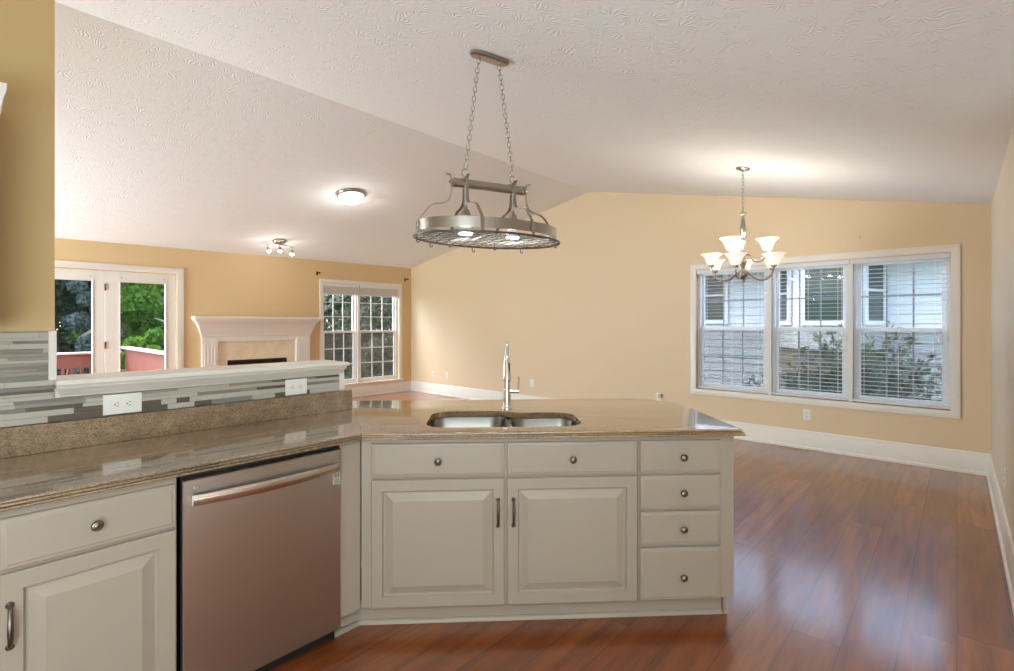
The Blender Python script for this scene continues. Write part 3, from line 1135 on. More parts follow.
outlet('wide white outlet plate on the mosaic tile above the cabinet left of the dishwasher', (.4905, 2.6588, 1.0720), 0, .134, .084, ((0, 0),), True)
outlet('white outlet plate on the mosaic tile near the end of the half wall', (1.247, 2.6588, 1.0720), 0, .118, .084, ((0, 0),), True)
outlet('white outlet under the wide dining window', (GX - .0005, 1.254, .385), -PI / 2, .075, .12, ((0, 0),))
outlet('white outlet low on the right-hand wall beside the dining window', (4.50, RY + .0005, .43), PI, .075, .12, ((0, 0),))
for yy, lb in ((7.778, 'small white cable plate on the far wall, nearest the living room corner'), (7.356, 'small white cable plate on the far wall, second from the living room corner')):
    r_ = outlet(lb, (GX - .0005, yy, .395), -PI / 2, .07, .115, (), False, 'cable_plate', 'wall plate')
    MB().lathe([(.008, 0), (.008, .004), (.005, .005), (.005, .012), (.001, .012)], 10, Matrix.Translation((0, -.006, 0)) @ Matrix.Rotation(PI / 2, 4, 'X')).build('socket', M['nickel'], r_)
outlet('white outlet on the far wall just right of the faucet', (GX - .0005, 5.233, .415), -PI / 2, .075, .12, ((0, 0),))
r_ = outlet('white outlet with a tan plug-in on the far wall above the island back edge', (GX - .0005, 3.011, .405), -PI / 2, .07, .115, ((0, 0),))
MB().box(.0, .05, -.05, -.006, .0, .05).build('plug_in', simple('tan_plastic', (.55, .42, .25), .5), r_, bevel=.006)

# floor registers
def register(label, x, y, rot, L=.33, w=.075):
    root = thing('floor_register', label, 'floor vent', (x, y, .0005), rot)
    b_ = MB()
    rect_frame(b_, -L / 2, L / 2, -w / 2, w / 2, 0, .005, .012)
    T_ = Matrix.Rotation(PI / 2, 4, 'X') @ Matrix.Scale(-1, 4, (0, 1, 0))
    b2 = MB()
    b2.add(b_.v, b_.f, Matrix(((1, 0, 0, 0), (0, 0, 1, 0), (0, 1, 0, 0), (0, 0, 0, 1))))
    b2.build('frame', simple('tan_register', (.50, .36, .22), .4, .3), root)
    s_ = MB()
    n_ = 14
    for k in range(n_):
        xx = -L / 2 + .016 + (L - .032) * k / (n_ - 1)
        s_.box(xx - .004, xx + .004, -w / 2 + .012, w / 2 - .012, 0, .004)
    s_.build('louvres', simple('tan_louvre', (.50, .36, .22), .4, .3), root, smooth=0)


register('tan floor register on the hardwood below the dining window', GX - .10, 1.37, PI / 2)
register('tan floor register on the hardwood by the far living room corner', GX - .12, 7.20, PI / 2)

# a nail left in the wall above the window
T = Matrix.Translation((GX, .764, 2.30 + .02)) @ Matrix.Rotation(-PI / 2, 4, 'Y')
o = MB().lathe([(.003, 0), (.003, .02), (.010, .021), (.010, .024), (.001, .025)], 10, T).build('wall_hook', M['nickel'])
tag(o, 'tiny hook left in the ochre wall above the dining window', 'hook')

# ------------------------------------------------------------------ fireplace surround
root = thing('fireplace', 'white fireplace surround with a flared mantel shelf and cream stone facing', 'fireplace', FL, FW)
for (s0, s1) in ((2.18, 2.429), (3.651, 3.872)):
    b = MB()
    b.panel(-s1, -s0, .0, 1.16, [(0, 0), (0, -.052), (.004, -.056)])
    for k in range(4):
        xx = -s1 + (s1 - s0) * (k + .9) / 4.8
        b.box(xx - .010, xx + .010, -.061, -.055, .22, 1.06)
    b.box(-s1 - .008, -s0 + .008, -.068, 0, 0, .18)
    b.build('pilaster', M['trim'], root, bevel=.003)
MB().box(-3.872, -2.18, -.050, 0, 1.12, 1.24).build('frieze', M['trim'], root, bevel=.003)
b = MB()
cr = [(0.06, 1.20), (.068, 1.205), (.072, 1.24), (.08, 1.26), (.095, 1.30), (.115, 1.36), (.145, 1.42), (.185, 1.462), (.188, 1.474)]
b.rings([[(-3.872 + .06 - o_, -o_, z_), (-2.18 - .06 + o_, -o_, z_), (-2.18 - .06 + o_, 0, z_), (-3.872 + .06 - o_, 0, z_)] for o_, z_ in cr])
b.build('crown_moulding', M['trim'], root, smooth=30)
MB().box(-4.010, -1.995, -.205, 0, 1.474, 1.512).build('mantel_shelf', M['trim'], root, bevel=.006)
b = MB()
b.box(-3.651, -FBS1, -.022, 0, 0, 1.12)
b.box(-FBS0, -2.429, -.022, 0, 0, 1.12)
b.box(-FBS1, -FBS0, -.022, 0, FBZ, 1.12)
b.build('stone_facing', M['marble'], root, smooth=0)
b = MB()
b.box(-FBS1, -FBS0, .155, .17, 0, FBZ)
b.box(-FBS1 - .01, -FBS1, 0, .17, 0, FBZ)
b.box(-FBS0, -FBS0 + .01, 0, .17, 0, FBZ)
b.box(-FBS1, -FBS0, 0, .17, FBZ, FBZ + .01)
b.build('firebox', M['firebox'], root, smooth=0)
b = MB()
rect_frame(b, -FBS1, -FBS0, .0, FBZ, -.028, .01, .03)
for k in range(5):
    b.box(-FBS1 + .03, -FBS0 - .03, -.01, .012, FBZ - .04 - k * .022, FBZ - .03 - k * .022)
b.build('metal_louvre', M['bronze'], root)
MB().box(-3.95, -2.10, -.45, -.07, .0005, .02).build('hearth_slab', M['marble'], root, bevel=.003)

# curtain brackets over the living room window
for s, lb in ((2.033, 'small dark curtain bracket above the left end of the living room window'), (.151, 'small dark curtain bracket above the living room window, nearest the corner')):
    root = thing('curtain_bracket', lb, 'bracket', (*fw_pt(s), 2.305), FW, 'curtain brackets')
    MB().box(-.015, .015, -.006, 0, -.04, .035).build('back_plate', M['bronze'], root, bevel=.002)
    b = MB()
    b.tube([(0, -.004, 0), (0, -.06, 0), (0, -.085, .008)], .006, 8)
    b.tube([(0, -.085 + .02 * math.cos(a), .02 + .02 * math.sin(a)) for a in [PI + PI * q / 8 for q in range(9)]], .006, 8)
    b.tube([(-.03, -.075, 0), (.03, -.075, 0)], .009, 8)
    b.build('arm', M['bronze'], root)


# ------------------------------------------------------------------ ceiling fixtures
def point(name, loc, power, radius, color):
    d = bpy.data.lights.new(name, 'POINT')
    d.energy = power
    d.shadow_soft_size = radius
    d.color = color
    o_ = bpy.data.objects.new(name, d)
    COL.objects.link(o_)
    o_.location = loc
    return o_


def slope_mat(x, y):
    """frame whose z is the ceiling normal pointing down into the room, at the ceiling point above (x, y)"""
    k = -KR if y < RIDGE_Y else KL
    nz = Vector((0, k, 1)).normalized() * 1.0      # up-normal of z = c - ... ; slope dz/dy = -k
    ang = math.atan(-k)
    return Matrix.Translation((x, y, ceil_z(x, y))) @ Matrix.Rotation(ang, 4, 'X')


def chain(b, p0, p1, link=.036, r=.0022, wid=.010):
    p0, p1 = Vector(p0), Vector(p1)
    d = p1 - p0
    n = max(2, int(round(d.length / (link * .78))))
    z = d.normalized()
    q = z.to_track_quat('Z', 'X').to_matrix().to_4x4()
    for i in range(n):
        c_ = p0 + d * ((i + .5) / n)
        T_ = Matrix.Translation(c_) @ q @ Matrix.Rotation(PI / 2 * (i % 2) + .3, 4, 'Z')
        h = link / 2 - wid
        pts = [(wid * math.cos(a), 0, (h if math.sin(a) >= 0 else -h) + wid * math.sin(a)) for a in [2 * PI * (k + .5) / 12 for k in range(12)]]
        b.tube(pts, r, 5, True, T_)


# pot rack over the island
PX, PY, PROT = 2.090, 2.017, math.radians(-22)
root = thing('pot_rack', 'oval brushed nickel pot rack with two lights hung on chains over the island', 'pot rack', (PX, PY, 0), PROT)
inv = (Matrix.Translation((PX, PY, 0)) @ Matrix.Rotation(PROT, 4, 'Z')).inverted()
SM = inv @ slope_mat(PX, PY) @ Matrix.Rotation(PROT, 4, 'Z')
b = MB()
capsule = lambda hl, hw: [((hl if math.cos(a) > 0 else -hl) + hw * math.cos(a), hw * math.sin(a)) for a in [2 * PI * (k + .5) / 32 for k in range(32)]]
b.rings([[(x, y, z) for x, y in capsule(.072 - i_, .048 - i_)] for i_, z in ((0, -.0005), (0, -.016), (.004, -.021), (.008, -.022))], True, False, SM)
b.lathe([(.008, -.022), (.008, -.027), (.001, -.029)], 12, SM)
cano = b.build('canopy', M['nickel'], root)
zb = 2.208
for s in (-1, 1):
    b = MB()
    top = SM @ Vector((s * .065, 0, -.03))
    chain(b, top, (s * .15, 0, zb + .083))
    b.lathe([(.012, -.022), (.012, -.026), (.006, -.03), (.004, -.036), (.001, -.037)], 12, SM @ Matrix.Translation((s * .065, 0, 0)))
    b.build('chain', M['nickel'], root)
    b = MB()
    b.tube([(s * .15 + .022 * math.cos(a), 0, zb + .060 + .022 * math.sin(a)) for a in [2 * PI * k / 20 for k in range(20)]], .003, 6, True)
    b.build('hanging_ring', M['nickel'], root)
b = MB()
sec = [(.026 * math.cos(a), .017 * math.sin(a)) for a in [2 * PI * k / 16 for k in range(16)]]
b.sweep([(-.215, 0, zb), (.215, 0, zb)], sec, None, (0, 0, 1))
for s in (-1, 1):
    b.lathe([(.027, 0), (.027, .012), (.022, .016), (.018, .022), (.009, .03), (.006, .036), (.001, .04)], 16, Matrix.Translation((s * .212, 0, zb)) @ Matrix.Rotation(s * PI / 2, 4, 'Y'))
    b.box(s * .15 - .012, s * .15 + .012, -.020, .020, zb - .03, zb + .03)
b.build('top_bar', M['nickel'], root, bevel=.0)
EA, EB = .425, .255
ell = lambda A, B, z, n=64: [(A * math.cos(2 * PI * k / n), B * math.sin(2 * PI * k / n), z) for k in range(n)]
b = MB()
b.rings([ell(EA, EB, 1.920), ell(EA, EB, 1.978), ell(EA - .004, EB - .004, 1.978), ell(EA - .004, EB - .004, 1.920)], False, True)
b.build('oval_band', M['nickel'], root)
b = MB()
b.tube(ell(EA + .018, EB + .018, 1.896), .006, 8, True)
b.build('rim', M['rack_wire'], root)
b = MB()
for k in range(-4, 5):
    yy = k * .055
    w_ = (EA + .016) * math.sqrt(max(0, 1 - (yy / (EB + .016)) ** 2))
    b.tube([(-w_, yy, 1.893), (w_, yy, 1.893)], .002, 6)
for k in range(-7, 8):
    xx = k * .056
    w_ = (EB + .016) * math.sqrt(max(0, 1 - (xx / (EA + .016)) ** 2))
    b.tube([(xx, -w_, 1.8895), (xx, w_, 1.8895)], .002, 6)
b.build('grid', M['rack_wire'], root)


def strap(az, start, reach):
    """S-curved flat strap from the bar out to the band; az direction, start point, reach of the band from the start"""
    d = Vector((math.cos(az), math.sin(az), 0))
    prof = [(.050, 2.250), (.034, 2.248), (.024, 2.238), (.022, 2.20), (.024, 2.15), (.034, 2.112), (.060, 2.088), (.40 * reach + .03, 2.075), (.66 * reach + .01, 2.055), (.86 * reach, 2.015), (reach + .006, 1.970), (reach + .012, 1.930), (reach + .013, 1.90), (reach + .018, 1.886), (reach + .03, 1.884)]
    prof = [(u, z) for u, z in prof]
    P = [Vector((u, z)) for u, z in prof]
    out = []
    for i in range(len(P) - 1):
        p0, p1, p2, p3 = P[max(i - 1, 0)], P[i], P[i + 1], P[min(i + 2, len(P) - 1)]
        for k in range(4):
            t = k / 4
            q = .5 * ((2 * p1) + (-p0 + p2) * t + (2 * p0 - 5 * p1 + 4 * p2 - p3) * t * t + (-p0 + 3 * p1 - 3 * p2 + p3) * t ** 3)
            out.append(Vector(start) + d * q.x + Vector((0, 0, q.y)))
    out.append(Vector(start) + d * P[-1].x + Vector((0, 0, P[-1].y)))
    side = d.cross(Vector((0, 0, 1)))
    b_ = MB()
    b_.sweep(out, [(-.009, -.002), (.009, -.002), (.009, .002), (-.009, .002)], None, side)
    T_ = Matrix.Translation(Vector(start) + d * (reach + .004) + Vector((0, 0, 1.935))) @ d.to_track_quat('Z', 'Y').to_matrix().to_4x4()
    b_.lathe([(.007, 0), (.007, .006), (.004, .010), (.001, .011)], 10, T_)
    b_.build('strap', M['nickel'], root)


yr_ = EB * math.sqrt(1 - (.15 / EA) ** 2)
for s in (-1, 1):
    strap(-PI / 2, (s * .15, 0, 0), yr_)
    strap(PI / 2, (s * .15, 0, 0), yr_)
    strap(0 if s > 0 else PI, (s * .215, 0, 0), EA - .215)
    b = MB()
    b.tube([(s * .15, 0, zb - .02), (s * .15, 0, 2.07)], .005, 8)
    b.lathe([(.008, 2.085), (.012, 2.07), (.022, 2.055), (.03, 2.03), (.034, 2.00), (.034, 1.985), (.030, 1.985), (.026, 2.03), (.004, 2.05)], 20, Matrix.Translation((s * .15, 0, 0)))
    so_ = b.build('lamp_socket', M['nickel'], root)
    b = MB()
    b.lathe([(.018, 2.02), (.022, 1.99), (.040, 1.94), (.042, 1.925)], 20, Matrix.Translation((s * .15, 0, 0)))
    bu = b.build('flood_bulb', M['plate'], so_)
    MB().lathe([(.041, 1.9245), (.036, 1.919), (.020, 1.915), (.001, 1.914)], 20, Matrix.Translation((s * .15, 0, 0))).build('bulb_lens', M['flood'], so_)
for (ux, uy) in ((-.30, .19), (.0, .27), (.30, .19), (.05, -.27), (-.42, .05)):
    b = MB()
    b.tube([(ux, uy, 1.900), (ux, uy, 1.872), (ux + .006, uy, 1.864), (ux + .014, uy, 1.866), (ux + .016, uy, 1.876)], .0032, 6)
    b.build('hook', M['darkmetal'], root)
wl = Matrix.Translation((PX, PY, 0)) @ Matrix.Rotation(PROT, 4, 'Z')
for s in (-1, 1):
    point('pot_rack_bulb', wl @ Vector((s * .15, 0, 1.895)), 2.5, .03, (1.0, 0.98, 0.95))

# chandelier over the dining area
CX, CY = 4.916, 1.478
ZC = ceil_z(CX, CY)
root = thing('chandelier', 'two-tier nickel chandelier with nine white bell shades in front of the dining window', 'chandelier', (CX, CY, 0), 0)
SMC = Matrix.Translation((-CX, -CY, 0)) @ slope_mat(CX, CY)
MB().lathe([(.062, -.0005), (.062, -.008), (.050, -.018), (.02, -.026), (.008, -.032), (.001, -.034)], 28, SMC).build('canopy', M['nickel'], root)
b = MB()
chain(b, (0, 0, ZC - .035), (0, 0, 2.50), .04, .0022, .010)
b.build('chain', M['nickel'], root)
b = MB()
b.lathe([(.001, 2.50), (.006, 2.495), (.007, 2.46), (.014, 2.45), (.030, 2.435), (.030, 2.425), (.012, 2.415), (.010, 2.40), (.016, 2.375), (.024, 2.31), (.026, 2.26), (.018, 2.235), (.012, 2.21), (.022, 2.19), (.022, 2.17),
         (.010, 2.15), (.010, 2.05), (.020, 2.02), (.034, 1.98), (.020, 1.94), (.014, 1.92), (.040, 1.895), (.046, 1.87), (.036, 1.84), (.014, 1.82), (.010, 1.81), (.012, 1.80), (.001, 1.785)], 24)
b.build('column', M['nickel'], root)
A0 = math.radians(196.7)


def lamp_arm(az, R_, zc, zh):
    d = Vector((math.cos(az), math.sin(az), 0))
    P = [Vector((.02, zh)), Vector((.06, zh - .010)), (Vector((R_ * .45, zh - .062))), Vector((R_ * .70, zh - .070)), Vector((R_ * .92, zh - .040)), Vector((R_, zc - .03)), Vector((R_, zc))]
    out = []
    for i in range(len(P) - 1):
        p0, p1, p2, p3 = P[max(i - 1, 0)], P[i], P[i + 1], P[min(i + 2, len(P) - 1)]
        for k in range(5):
            t = k / 5
            q = .5 * ((2 * p1) + (-p0 + p2) * t + (2 * p0 - 5 * p1 + 4 * p2 - p3) * t * t + (-p0 + 3 * p1 - 3 * p2 + p3) * t ** 3)
            out.append(d * q.x + Vector((0, 0, q.y)))
    out.append(d * R_ + Vector((0, 0, zc)))
    b_ = MB()
    b_.tube(out, .0075, 8)
    T_ = Matrix.Translation(d * R_ + Vector((0, 0, zc)))
    b_.lathe([(.010, -.02), (.022, -.012), (.026, 0), (.026, .012), (.020, .014)], 16, T_)
    arm = b_.build('arm', M['nickel'], root)
    s_ = MB()
    s_.lathe([(.030, .004), (.040, .010), (.046, .030), (.054, .055), (.068, .080), (.088, .098), (.098, .104), (.095, .1055), (.085, .101), (.065, .084), (.050, .057), (.042, .030), (.036, .013), (.030, .008)], 28, T_, False)
    s_.build('glass_shade', M['shade'], arm)
    u_ = MB()
    u_.lathe([(.010, .012), (.012, .02), (.024, .045), (.027, .06), (.022, .078), (.008, .086), (.001, .087)], 14, T_)
    u_.build('bulb', M['bulb'], arm)
    point('chandelier_bulb', Vector((CX, CY, 0)) + d * R_ + Vector((0, 0, zc + .118)), 2.2, .03, (1.0, 0.88, 0.72))


for off, dz in ((-12, 0), (60, 0), (120, 0), (176, 0), (-121, 0), (-68, .028)):
    lamp_arm(A0 + math.radians(off), .285, 1.924 + dz, 1.885)
for off in (92, -30, -158):
    lamp_arm(A0 + math.radians(off), .200, 2.080, 2.050)

# flush dome light
FX, FY = 3.431, 5.784
root = thing('flush_ceiling_light', 'round flush ceiling light with a glowing white glass dome', 'ceiling light', (FX, FY, 0), 0)
SMF = Matrix.Translation((-FX, -FY, 0)) @ slope_mat(FX, FY)
MB().lathe([(.185, -.0005), (.188, -.012), (.180, -.030), (.172, -.036), (.150, -.036)], 40, SMF).build('metal_pan', M['nickel'], root)
MB().lathe([(.160, -.034), (.158, -.05), (.140, -.078), (.105, -.104), (.06, -.120), (.02, -.126), (.001, -.127)], 40, SMF).build('glass_dome', M['dome'], root)
MB().lathe([(.014, -.124), (.014, -.132), (.008, -.138), (.010, -.146), (.001, -.152)], 12, SMF).build('finial', M['nickel'], root)
point('flush_bulb', (FX, FY + .03, ceil_z(FX, FY) - .30), 6, .12, (1.0, .95, .88))

# track light
TX, TY = 3.395, 7.790
root = thing('track_light', 'nickel ceiling spotlight bar with three lit heads near the ochre wall', 'ceiling light', (TX, TY, 0), 0)
SMT = Matrix.Translation((-TX, -TY, 0)) @ slope_mat(TX, TY)
MB().lathe([(.10, -.0005), (.10, -.022), (.085, -.034), (.04, -.038), (.012, -.040), (.012, -.062), (.001, -.064)], 30, SMT).build('canopy', M['nickel'], root)
rdir = Vector((math.sin(math.radians(42)), -math.cos(math.radians(42)), 0))
pdir = Vector((rdir.y, -rdir.x, 0))
zt_ = ceil_z(TX, TY) - .058
S_pts = [rdir * (.20 * t) + pdir * (-.05 * math.sin(PI * t)) + Vector((0, 0, zt_ - .028 * abs(t) ** 2 - .020 * t)) for t in [-1 + 2 * q / 24 for q in range(25)]]
MB().tube(S_pts, .007, 8).build('curved_bar', M['nickel'], root)
for t, dz, tilt in ((-1, 0, .35), (0, 0, 0), (1, 0, -.1)):
    base = rdir * (.20 * t) + pdir * (-.05 * math.sin(PI * t)) + Vector((0, 0, zt_ - .028 * t * t - .020 * t))
    Tm = Matrix.Translation(base) @ Matrix.Rotation(tilt, 4, pdir)
    b = MB()
    b.tube([(0, 0, .012), (0, 0, -.045)], .006, 8, False, Tm)
    b.lathe([(.012, -.035), (.022, -.045), (.026, -.085), (.030, -.088), (.030, -.094)], 18, Tm)
    hd = b.build('spot_head', M['nickel'], root)
    MB().lathe([(.027, -.092), (.031, -.104), (.029, -.115), (.018, -.124), (.001, -.127)], 18, Tm).build('bulb_lens', M['bulb'], hd)
    point('track_bulb', Vector((TX, TY, 0)) + (Tm @ Vector((0, 0, -.16))), 1.6, .03, (1.0, .93, .82))

# ------------------------------------------------------------------ outdoors
ground = MB().box(-40, 50, -40, 60, -.75, -.55)
struct(ground.build('ground', M['grass'], smooth=0))

# red deck outside the french doors
root = thing('deck', 'red stained wooden deck with solid board railing outside the french doors', 'deck', (0, 0, 0), 0)
b = MB()
for k in range(26):
    b.box(-3.2, 2.40, 8.98 + k * .142, 8.98 + k * .142 + .136, -.10, -.065)
b.box(-3.2, 2.40, 8.98, 12.7, -.25, -.102)
b.build('deck_boards', M['deckred'], root, smooth=0)
b = MB()
for k in range(23):
    y0 = 9.05 + k * .142
    b.box(2.31, 2.335, y0, y0 + .139, -.06, .90)
b.build('railing_panel', M['deckred'], root, smooth=0)
b = MB()
for k in range(8):
    x0 = .06 + k * .142
    b.box(x0, x0 + .139, 12.30, 12.325, -.06, .82)
for k in range(8):
    x0 = 1.22 + k * .135
    b.box(x0, x0 + .045, 12.30, 12.34, -.06, .60)
b.box(1.19, 2.25, 12.29, 12.335, .56, .82)
for k in range(14):
    x0 = -3.0 + k * .142
    b.box(x0 + .03, x0 + .075, 12.30, 12.34, -.06, .70)
b.box(-3.0, -.05, 12.28, 12.36, .60, .72)
b.box(-3.0, -.05, 12.28, 12.36, .05, .12)
b.build('railing_panel', M['deckred'], root, smooth=0)
b = MB()
b.box(2.25, 2.40, 9.05, 12.38, .90, .94)
b.box(.02, 2.25, 12.24, 12.40, .82, .86)
b.box(-3.0, -.02, 12.24, 12.40, .72, .76)
b.build('rail_cap', M['deckcap'], root, bevel=.004)
for px_, py_, h_ in ((2.355, 9.10, .9), (2.38, 12.32, .9), (-.01, 12.33, .88), (1.16, 12.36, .8), (-1.5, 12.36, .7)):
    MB().box(px_ - .045, px_ + .045, py_ - .045, py_ + .045, -.55, h_).build('post', M['deckred'], root, bevel=.004)
b = MB()
b.rings([[(x, y, z) for y, z in ((12.5, .72), (12.5, .64), (14.2, -.40), (14.2, -.32))] for x in (1.50, 1.57)])
b.rings([[(x, y, z) for y, z in ((12.5, .0), (12.5, -.12), (14.2, -.60), (14.2, -.48))] for x in (1.50, 1.57)])
for k in range(5):
    b.box(1.51, 1.56, 12.7 + k * .3, 12.74 + k * .3, -.2 - k * .1, .58 - k * .19)
b.build('stair_rail', M['deckred'], root, smooth=0)


def leaf_cloud(b_, c_, rad, n, size, rng, shell=.55):
    for _ in range(n):
        while True:
            d = Vector((rng.uniform(-1, 1), rng.uniform(-1, 1), rng.uniform(-1, 1)))
            if .05 < d.length < 1:
                break
        d = d.normalized() * (shell + (1 - shell) * rng.random())
        p = Vector((c_[0] + d.x * rad[0], c_[1] + d.y * rad[1], c_[2] + d.z * rad[2]))
        a = Vector((rng.gauss(0, 1), rng.gauss(0, 1), rng.gauss(0, .6))).normalized()
        e = a.orthogonal().normalized()
        e = (Matrix.Rotation(rng.uniform(0, 6.28), 3, a) @ e)
        s_ = size * rng.uniform(.6, 1.3)
        w_ = a.cross(e) * s_ * .42
        e = e * s_
        b_.add([p - e * .6, p + w_, p + e * .7, p - w_], [(0, 1, 2, 3)])


def tree(label, x, y, h, crown_r, mat, seed, leaf=.17, n=260, blobs=12, low=.0, name='tree', cat='tree', group='trees beyond the deck'):
    rng = random.Random(seed)
    root = thing(name, label, cat, (x, y, -.55), 0, group)
    b_ = MB()
    pts = [Vector((0, 0, 0))]
    for k in range(1, 7):
        pts.append(Vector((rng.uniform(-.12, .12) * k * .5, rng.uniform(-.12, .12) * k * .5, h * .8 * k / 6)))
    b_.tube(pts, [.13 - .016 * k for k in range(7)], 8)
    for k in range(7):
        i = rng.randint(2, 5)
        a = rng.uniform(0, 6.28)
        L = crown_r * rng.uniform(.5, .9)
        b_.tube([pts[i], pts[i] + Vector((math.cos(a) * L * .5, math.sin(a) * L * .5, L * .35)), pts[i] + Vector((math.cos(a) * L, math.sin(a) * L, L * .55))], [.05, .035, .012], 6)
    b_.build('trunk', M['bark'], root)
    cb = MB()
    for k in range(blobs):
        a = rng.uniform(0, 6.28)
        r_ = crown_r * math.sqrt(rng.random()) * .75
        zz = low + (h - low) * (k + .5) / blobs
        taper = 1.0 if zz < h * .7 else .7
        cr_ = crown_r * rng.uniform(.42, .62) * taper
        leaf_cloud(cb, (math.cos(a) * r_ * taper, math.sin(a) * r_ * taper, zz), (cr_, cr_, cr_ * .8), n, leaf, rng)
    cb.build('crown', mat, root, smooth=0)
    return root


tree('bright green leafy tree seen through the hinged french door', 3.3, 17.6, 5.2, 1.5, M['leaf_bright'], 1, .10, 750, 12, .2)
tree('dark blue-green tree behind the deck, at the left of the hinged french door', 2.0, 19.4, 6.5, 2.1, M['leaf_dark'], 2, .13, 750, 16, .3)
tree('silvery grey-leaved tree at the right edge of the hinged french door', 4.15, 15.6, 2.7, .62, M['leaf_grey'], 3, .075, 420, 9, .3)
tree('dark leafy tree seen through the fixed french door pane', -.4, 17.5, 6.5, 2.2, M['leaf_dark'], 4, .13, 700, 16, .3)
tree('silvery green tree leaning behind the deck stair, in the fixed french door pane', 2.35, 15.9, 3.0, .62, M['leaf_grey'], 5, .08, 420, 9, .4)
tree('tall dark tree far behind the silvery trees and the deck', 5.0, 22.5, 9.0, 3.0, M['leaf_dark'], 6, .26, 380, 18, .2)
tree('olive green tree seen in the left sash of the living room window', 7.4, 14.6, 5.2, 1.6, M['leaf_olive'], 7, .10, 640, 13, .0)
tree('olive green tree seen in the living room sash nearest the corner', 10.2, 15.2, 5.6, 1.7, M['leaf_olive'], 8, .10, 640, 13, .0)
tree('dark tree standing between the two olive trees outside the living room window', 9.4, 18.5, 7.0, 2.4, M['leaf_dark'], 9, .20, 360, 17, .0)
tree('tall dark tree far back beyond the living room window', 14.0, 21.5, 8.5, 3.0, M['leaf_dark'], 10, .26, 380, 18, .0)
tree('tall dark tree far back at the left beyond the deck stair', -2.6, 22.5, 9.0, 3.2, M['leaf_dark'], 12, .26, 380, 18, .2)
tree('dark tree at the far back between the deck stair and the hinged door view', 2.9, 21.3, 8.0, 2.6, M['leaf_dark'], 31, .24, 420, 18, .1)
tree('dark tree far back in the living room sash nearest the corner', 11.9, 19.2, 7.5, 2.4, M['leaf_dark'], 32, .22, 420, 18, .0)
tree('low bright green shrub just beyond the deck railing', 3.0, 14.0, 1.75, .55, M['leaf_bright'], 13, .075, 420, 8, .3, 'shrub', 'shrub', 'shrubs in the yard')
tree('low olive shrub under the living room window', 8.3, 12.2, 1.5, .9, M['leaf_olive'], 14, .11, 320, 8, .2, 'shrub', 'shrub', 'shrubs in the yard')

# neighbouring house across the side yard
HX = 10.2
root = thing('house', 'pale blue-grey sided neighbouring house with a bay window outside the dining window', 'house', (HX, 0, -.55), 0)
z0h = .55


def lap_wall(b_, p0, p1, z0, z1, exposure=.155):
    """lap siding between two plan points, boards tilted out at the bottom; outside is on the left of p0 -> p1"""
    p0, p1 = Vector((*p0, 0)), Vector((*p1, 0))
    d = (p1 - p0).normalized()
    nrm = Vector((-d.y, d.x, 0))
    z = z0
    while z < z1 - .01:
        zz = min(z + exposure, z1)
        q = [(.026, z), (.008, zz), (-.02, zz), (-.02, z)]
        b_.rings([[p + nrm * o_ + Vector((0, 0, h_)) for o_, h_ in q] for p in (p0, p1)])
        z = zz


HT = 2.67 + z0h
b = MB()
lap_wall(b, (0, -7), (0, .864), .25, HT)
lap_wall(b, (0, 2.54), (0, 12.5), .25, HT)
lap_wall(b, (0, .864), (0, 2.54), .25, .62 + z0h)
b.build('siding_wall', M['siding'], root, smooth=0)
b = MB()
b.box(.02, .22, -7, 12.5, -.1, HT)
b.build('inner_wall', M['siding'], root, smooth=0)
b = MB()
b.box(-.03, .02, -7, 12.5, -.1, .28)
b.build('foundation', M['foundation'], root, smooth=0)
# bay: front at x = -0.7
bayz0, bayz1 = .98 + z0h, HT
pA, pB, pC, pD = (0, 2.54), (-.7, 2.0), (-.7, 1.155), (0, .864)
b = MB()
b.prism([pA, pB, pC, pD], bayz0, bayz1)
bay = b.build('bay', M['housewhite'], root, smooth=0)
b = MB()
b.prism([(.02, 2.45), (-.62, 1.96), (-.62, 1.19), (.02, .93)], bayz0 - .42, bayz0)
b.build('bay_base', M['foundation'], root, smooth=0)


def wall_window(p0, p1, z0, z1, u0, u1, mid=True):
    """trimmed window on the plan segment p0->p1 between fractions u0, u1"""
    p0, p1 = Vector((*p0, 0)), Vector((*p1, 0))
    d = (p1 - p0)
    L = d.length
    d.normalize()
    ang = math.atan2(d.y, d.x)
    T_ = Matrix.Translation(p0 + Vector((-d.y, d.x, 0)) * .028) @ Matrix.Rotation(ang, 4, 'Z')
    x0, x1 = u0 * L, u1 * L
    b_ = MB()
    fr = [[(x0 - i, y, z0 - i), (x1 + i, y, z0 - i), (x1 + i, y, z1 + i), (x0 - i, y, z1 + i)] for i, y in ((.075, -.01), (.075, .035), (.0, .035), (.0, -.01))]
    b_.rings(fr, True, True, T_)
    if mid:
        zm = (z0 + z1) / 2
        b_.box(x0, x1, -.005, .028, zm - .02, zm + .02, T_)
    w_ = b_.build('window', M['housewhite'], root, smooth=0)
    g_ = MB()
    g_.box(x0 - .01, x1 + .01, -.01, .015, z0 - .01, z1 + .01, T_)
    g_.build('pane', M['darkglass'], w_, smooth=0)


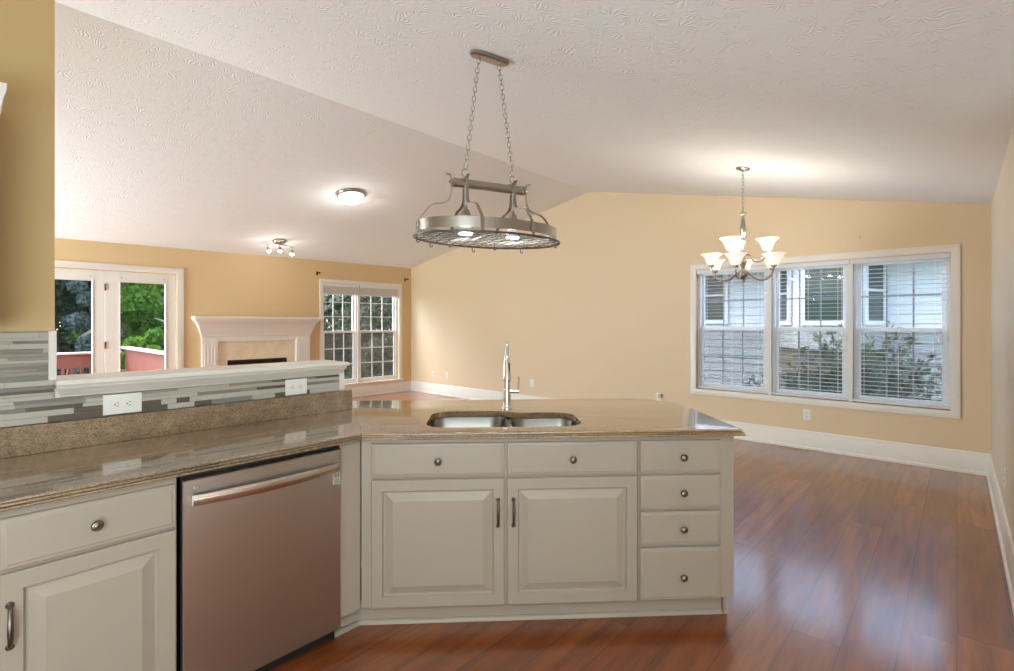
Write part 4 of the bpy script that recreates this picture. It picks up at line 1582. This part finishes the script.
# outside on the left of the direction of travel: local +y is outward, so travel toward +y on the x = const wall facing -x
wall_window((0, 3.30), (0, 3.90), 1.47 + z0h, 2.45 + z0h, .17, .78)
wall_window(pC, pB, 1.45 + z0h, 2.36 + z0h, .08, .85, False)
wall_window(pB, pA, 1.45 + z0h, 2.40 + z0h, .25, .72)
wall_window(pD, pC, 1.45 + z0h, 2.42 + z0h, .22, .78)
wall_window((0, 6.2), (0, 7.4), 1.3 + z0h, 2.45 + z0h, .17, .83)
b = MB()
b.rings([[(x, y, z) for x, z in ((-.95, HT - .08), (-.95, HT + .04), (4.5, HT + 1.25), (4.5, HT - .08))] for y in (-7.4, 12.9)])
b.build('roof', M['roof'], root, smooth=0)
MB().box(-1.0, -.93, -7.4, 12.9, HT - .10, HT + .04).build('fascia', M['housewhite'], root, smooth=0)

# juniper bush outside the dining window
def juniper(label, x, y, h, rad, seed, n=75):
    rng = random.Random(seed)
    root = thing('juniper_bush', label, 'bush', (x, y, -.55), 0, 'bushes outside the dining window')
    st, nd = MB(), MB()
    for k in range(n):
        a = rng.uniform(0, 6.28)
        rr = rad * (.25 + .75 * rng.random())
        hh = h * rng.uniform(.35, 1.0) * (1.0 - .35 * (rr / rad) ** 2)
        p0 = Vector((0, 0, .05))
        p1 = Vector((math.cos(a) * rr * .45, math.sin(a) * rr * .45, hh * .7))
        p2 = Vector((math.cos(a) * rr, math.sin(a) * rr, hh))
        pts = [(p0 * (1 - t) ** 2 + p1 * 2 * t * (1 - t) + p2 * t * t) for t in [q / 8 for q in range(9)]]
        st.tube(pts, [.012 - .0012 * q for q in range(9)], 5)
        for i in range(2, 9):
            for q in range(10):
                c_ = pts[i] + Vector((rng.gauss(0, .025), rng.gauss(0, .025), rng.gauss(0, .025)))
                t_ = (pts[i] - pts[i - 1]).normalized()
                dd = (t_ + Vector((rng.gauss(0, .7), rng.gauss(0, .7), rng.gauss(0, .5)))).normalized()
                w_ = dd.orthogonal().normalized()
                w_ = Matrix.Rotation(rng.uniform(0, 6.28), 3, dd) @ w_
                L_ = rng.uniform(.06, .13)
                nd.add([c_, c_ + dd * L_ * .5 + w_ * .014, c_ + dd * L_, c_ + dd * L_ * .5 - w_ * .014], [(0, 1, 2, 3)])
    st.build('stems', M['bark'], root)
    nd.build('foliage', M['juniper'], root, smooth=0)


juniper('dark green feathery bush outside the right third of the dining window', 8.3, .95, 2.0, 1.05, 21, 150)
juniper('smaller feathery bush outside the middle third of the dining window', 8.5, 2.05, 1.35, .80, 22, 80)
struct(MB().box(GX + .6, HX, -6, 8, -.55, -.535).build('ground_gravel', M['mulch'], smooth=0))
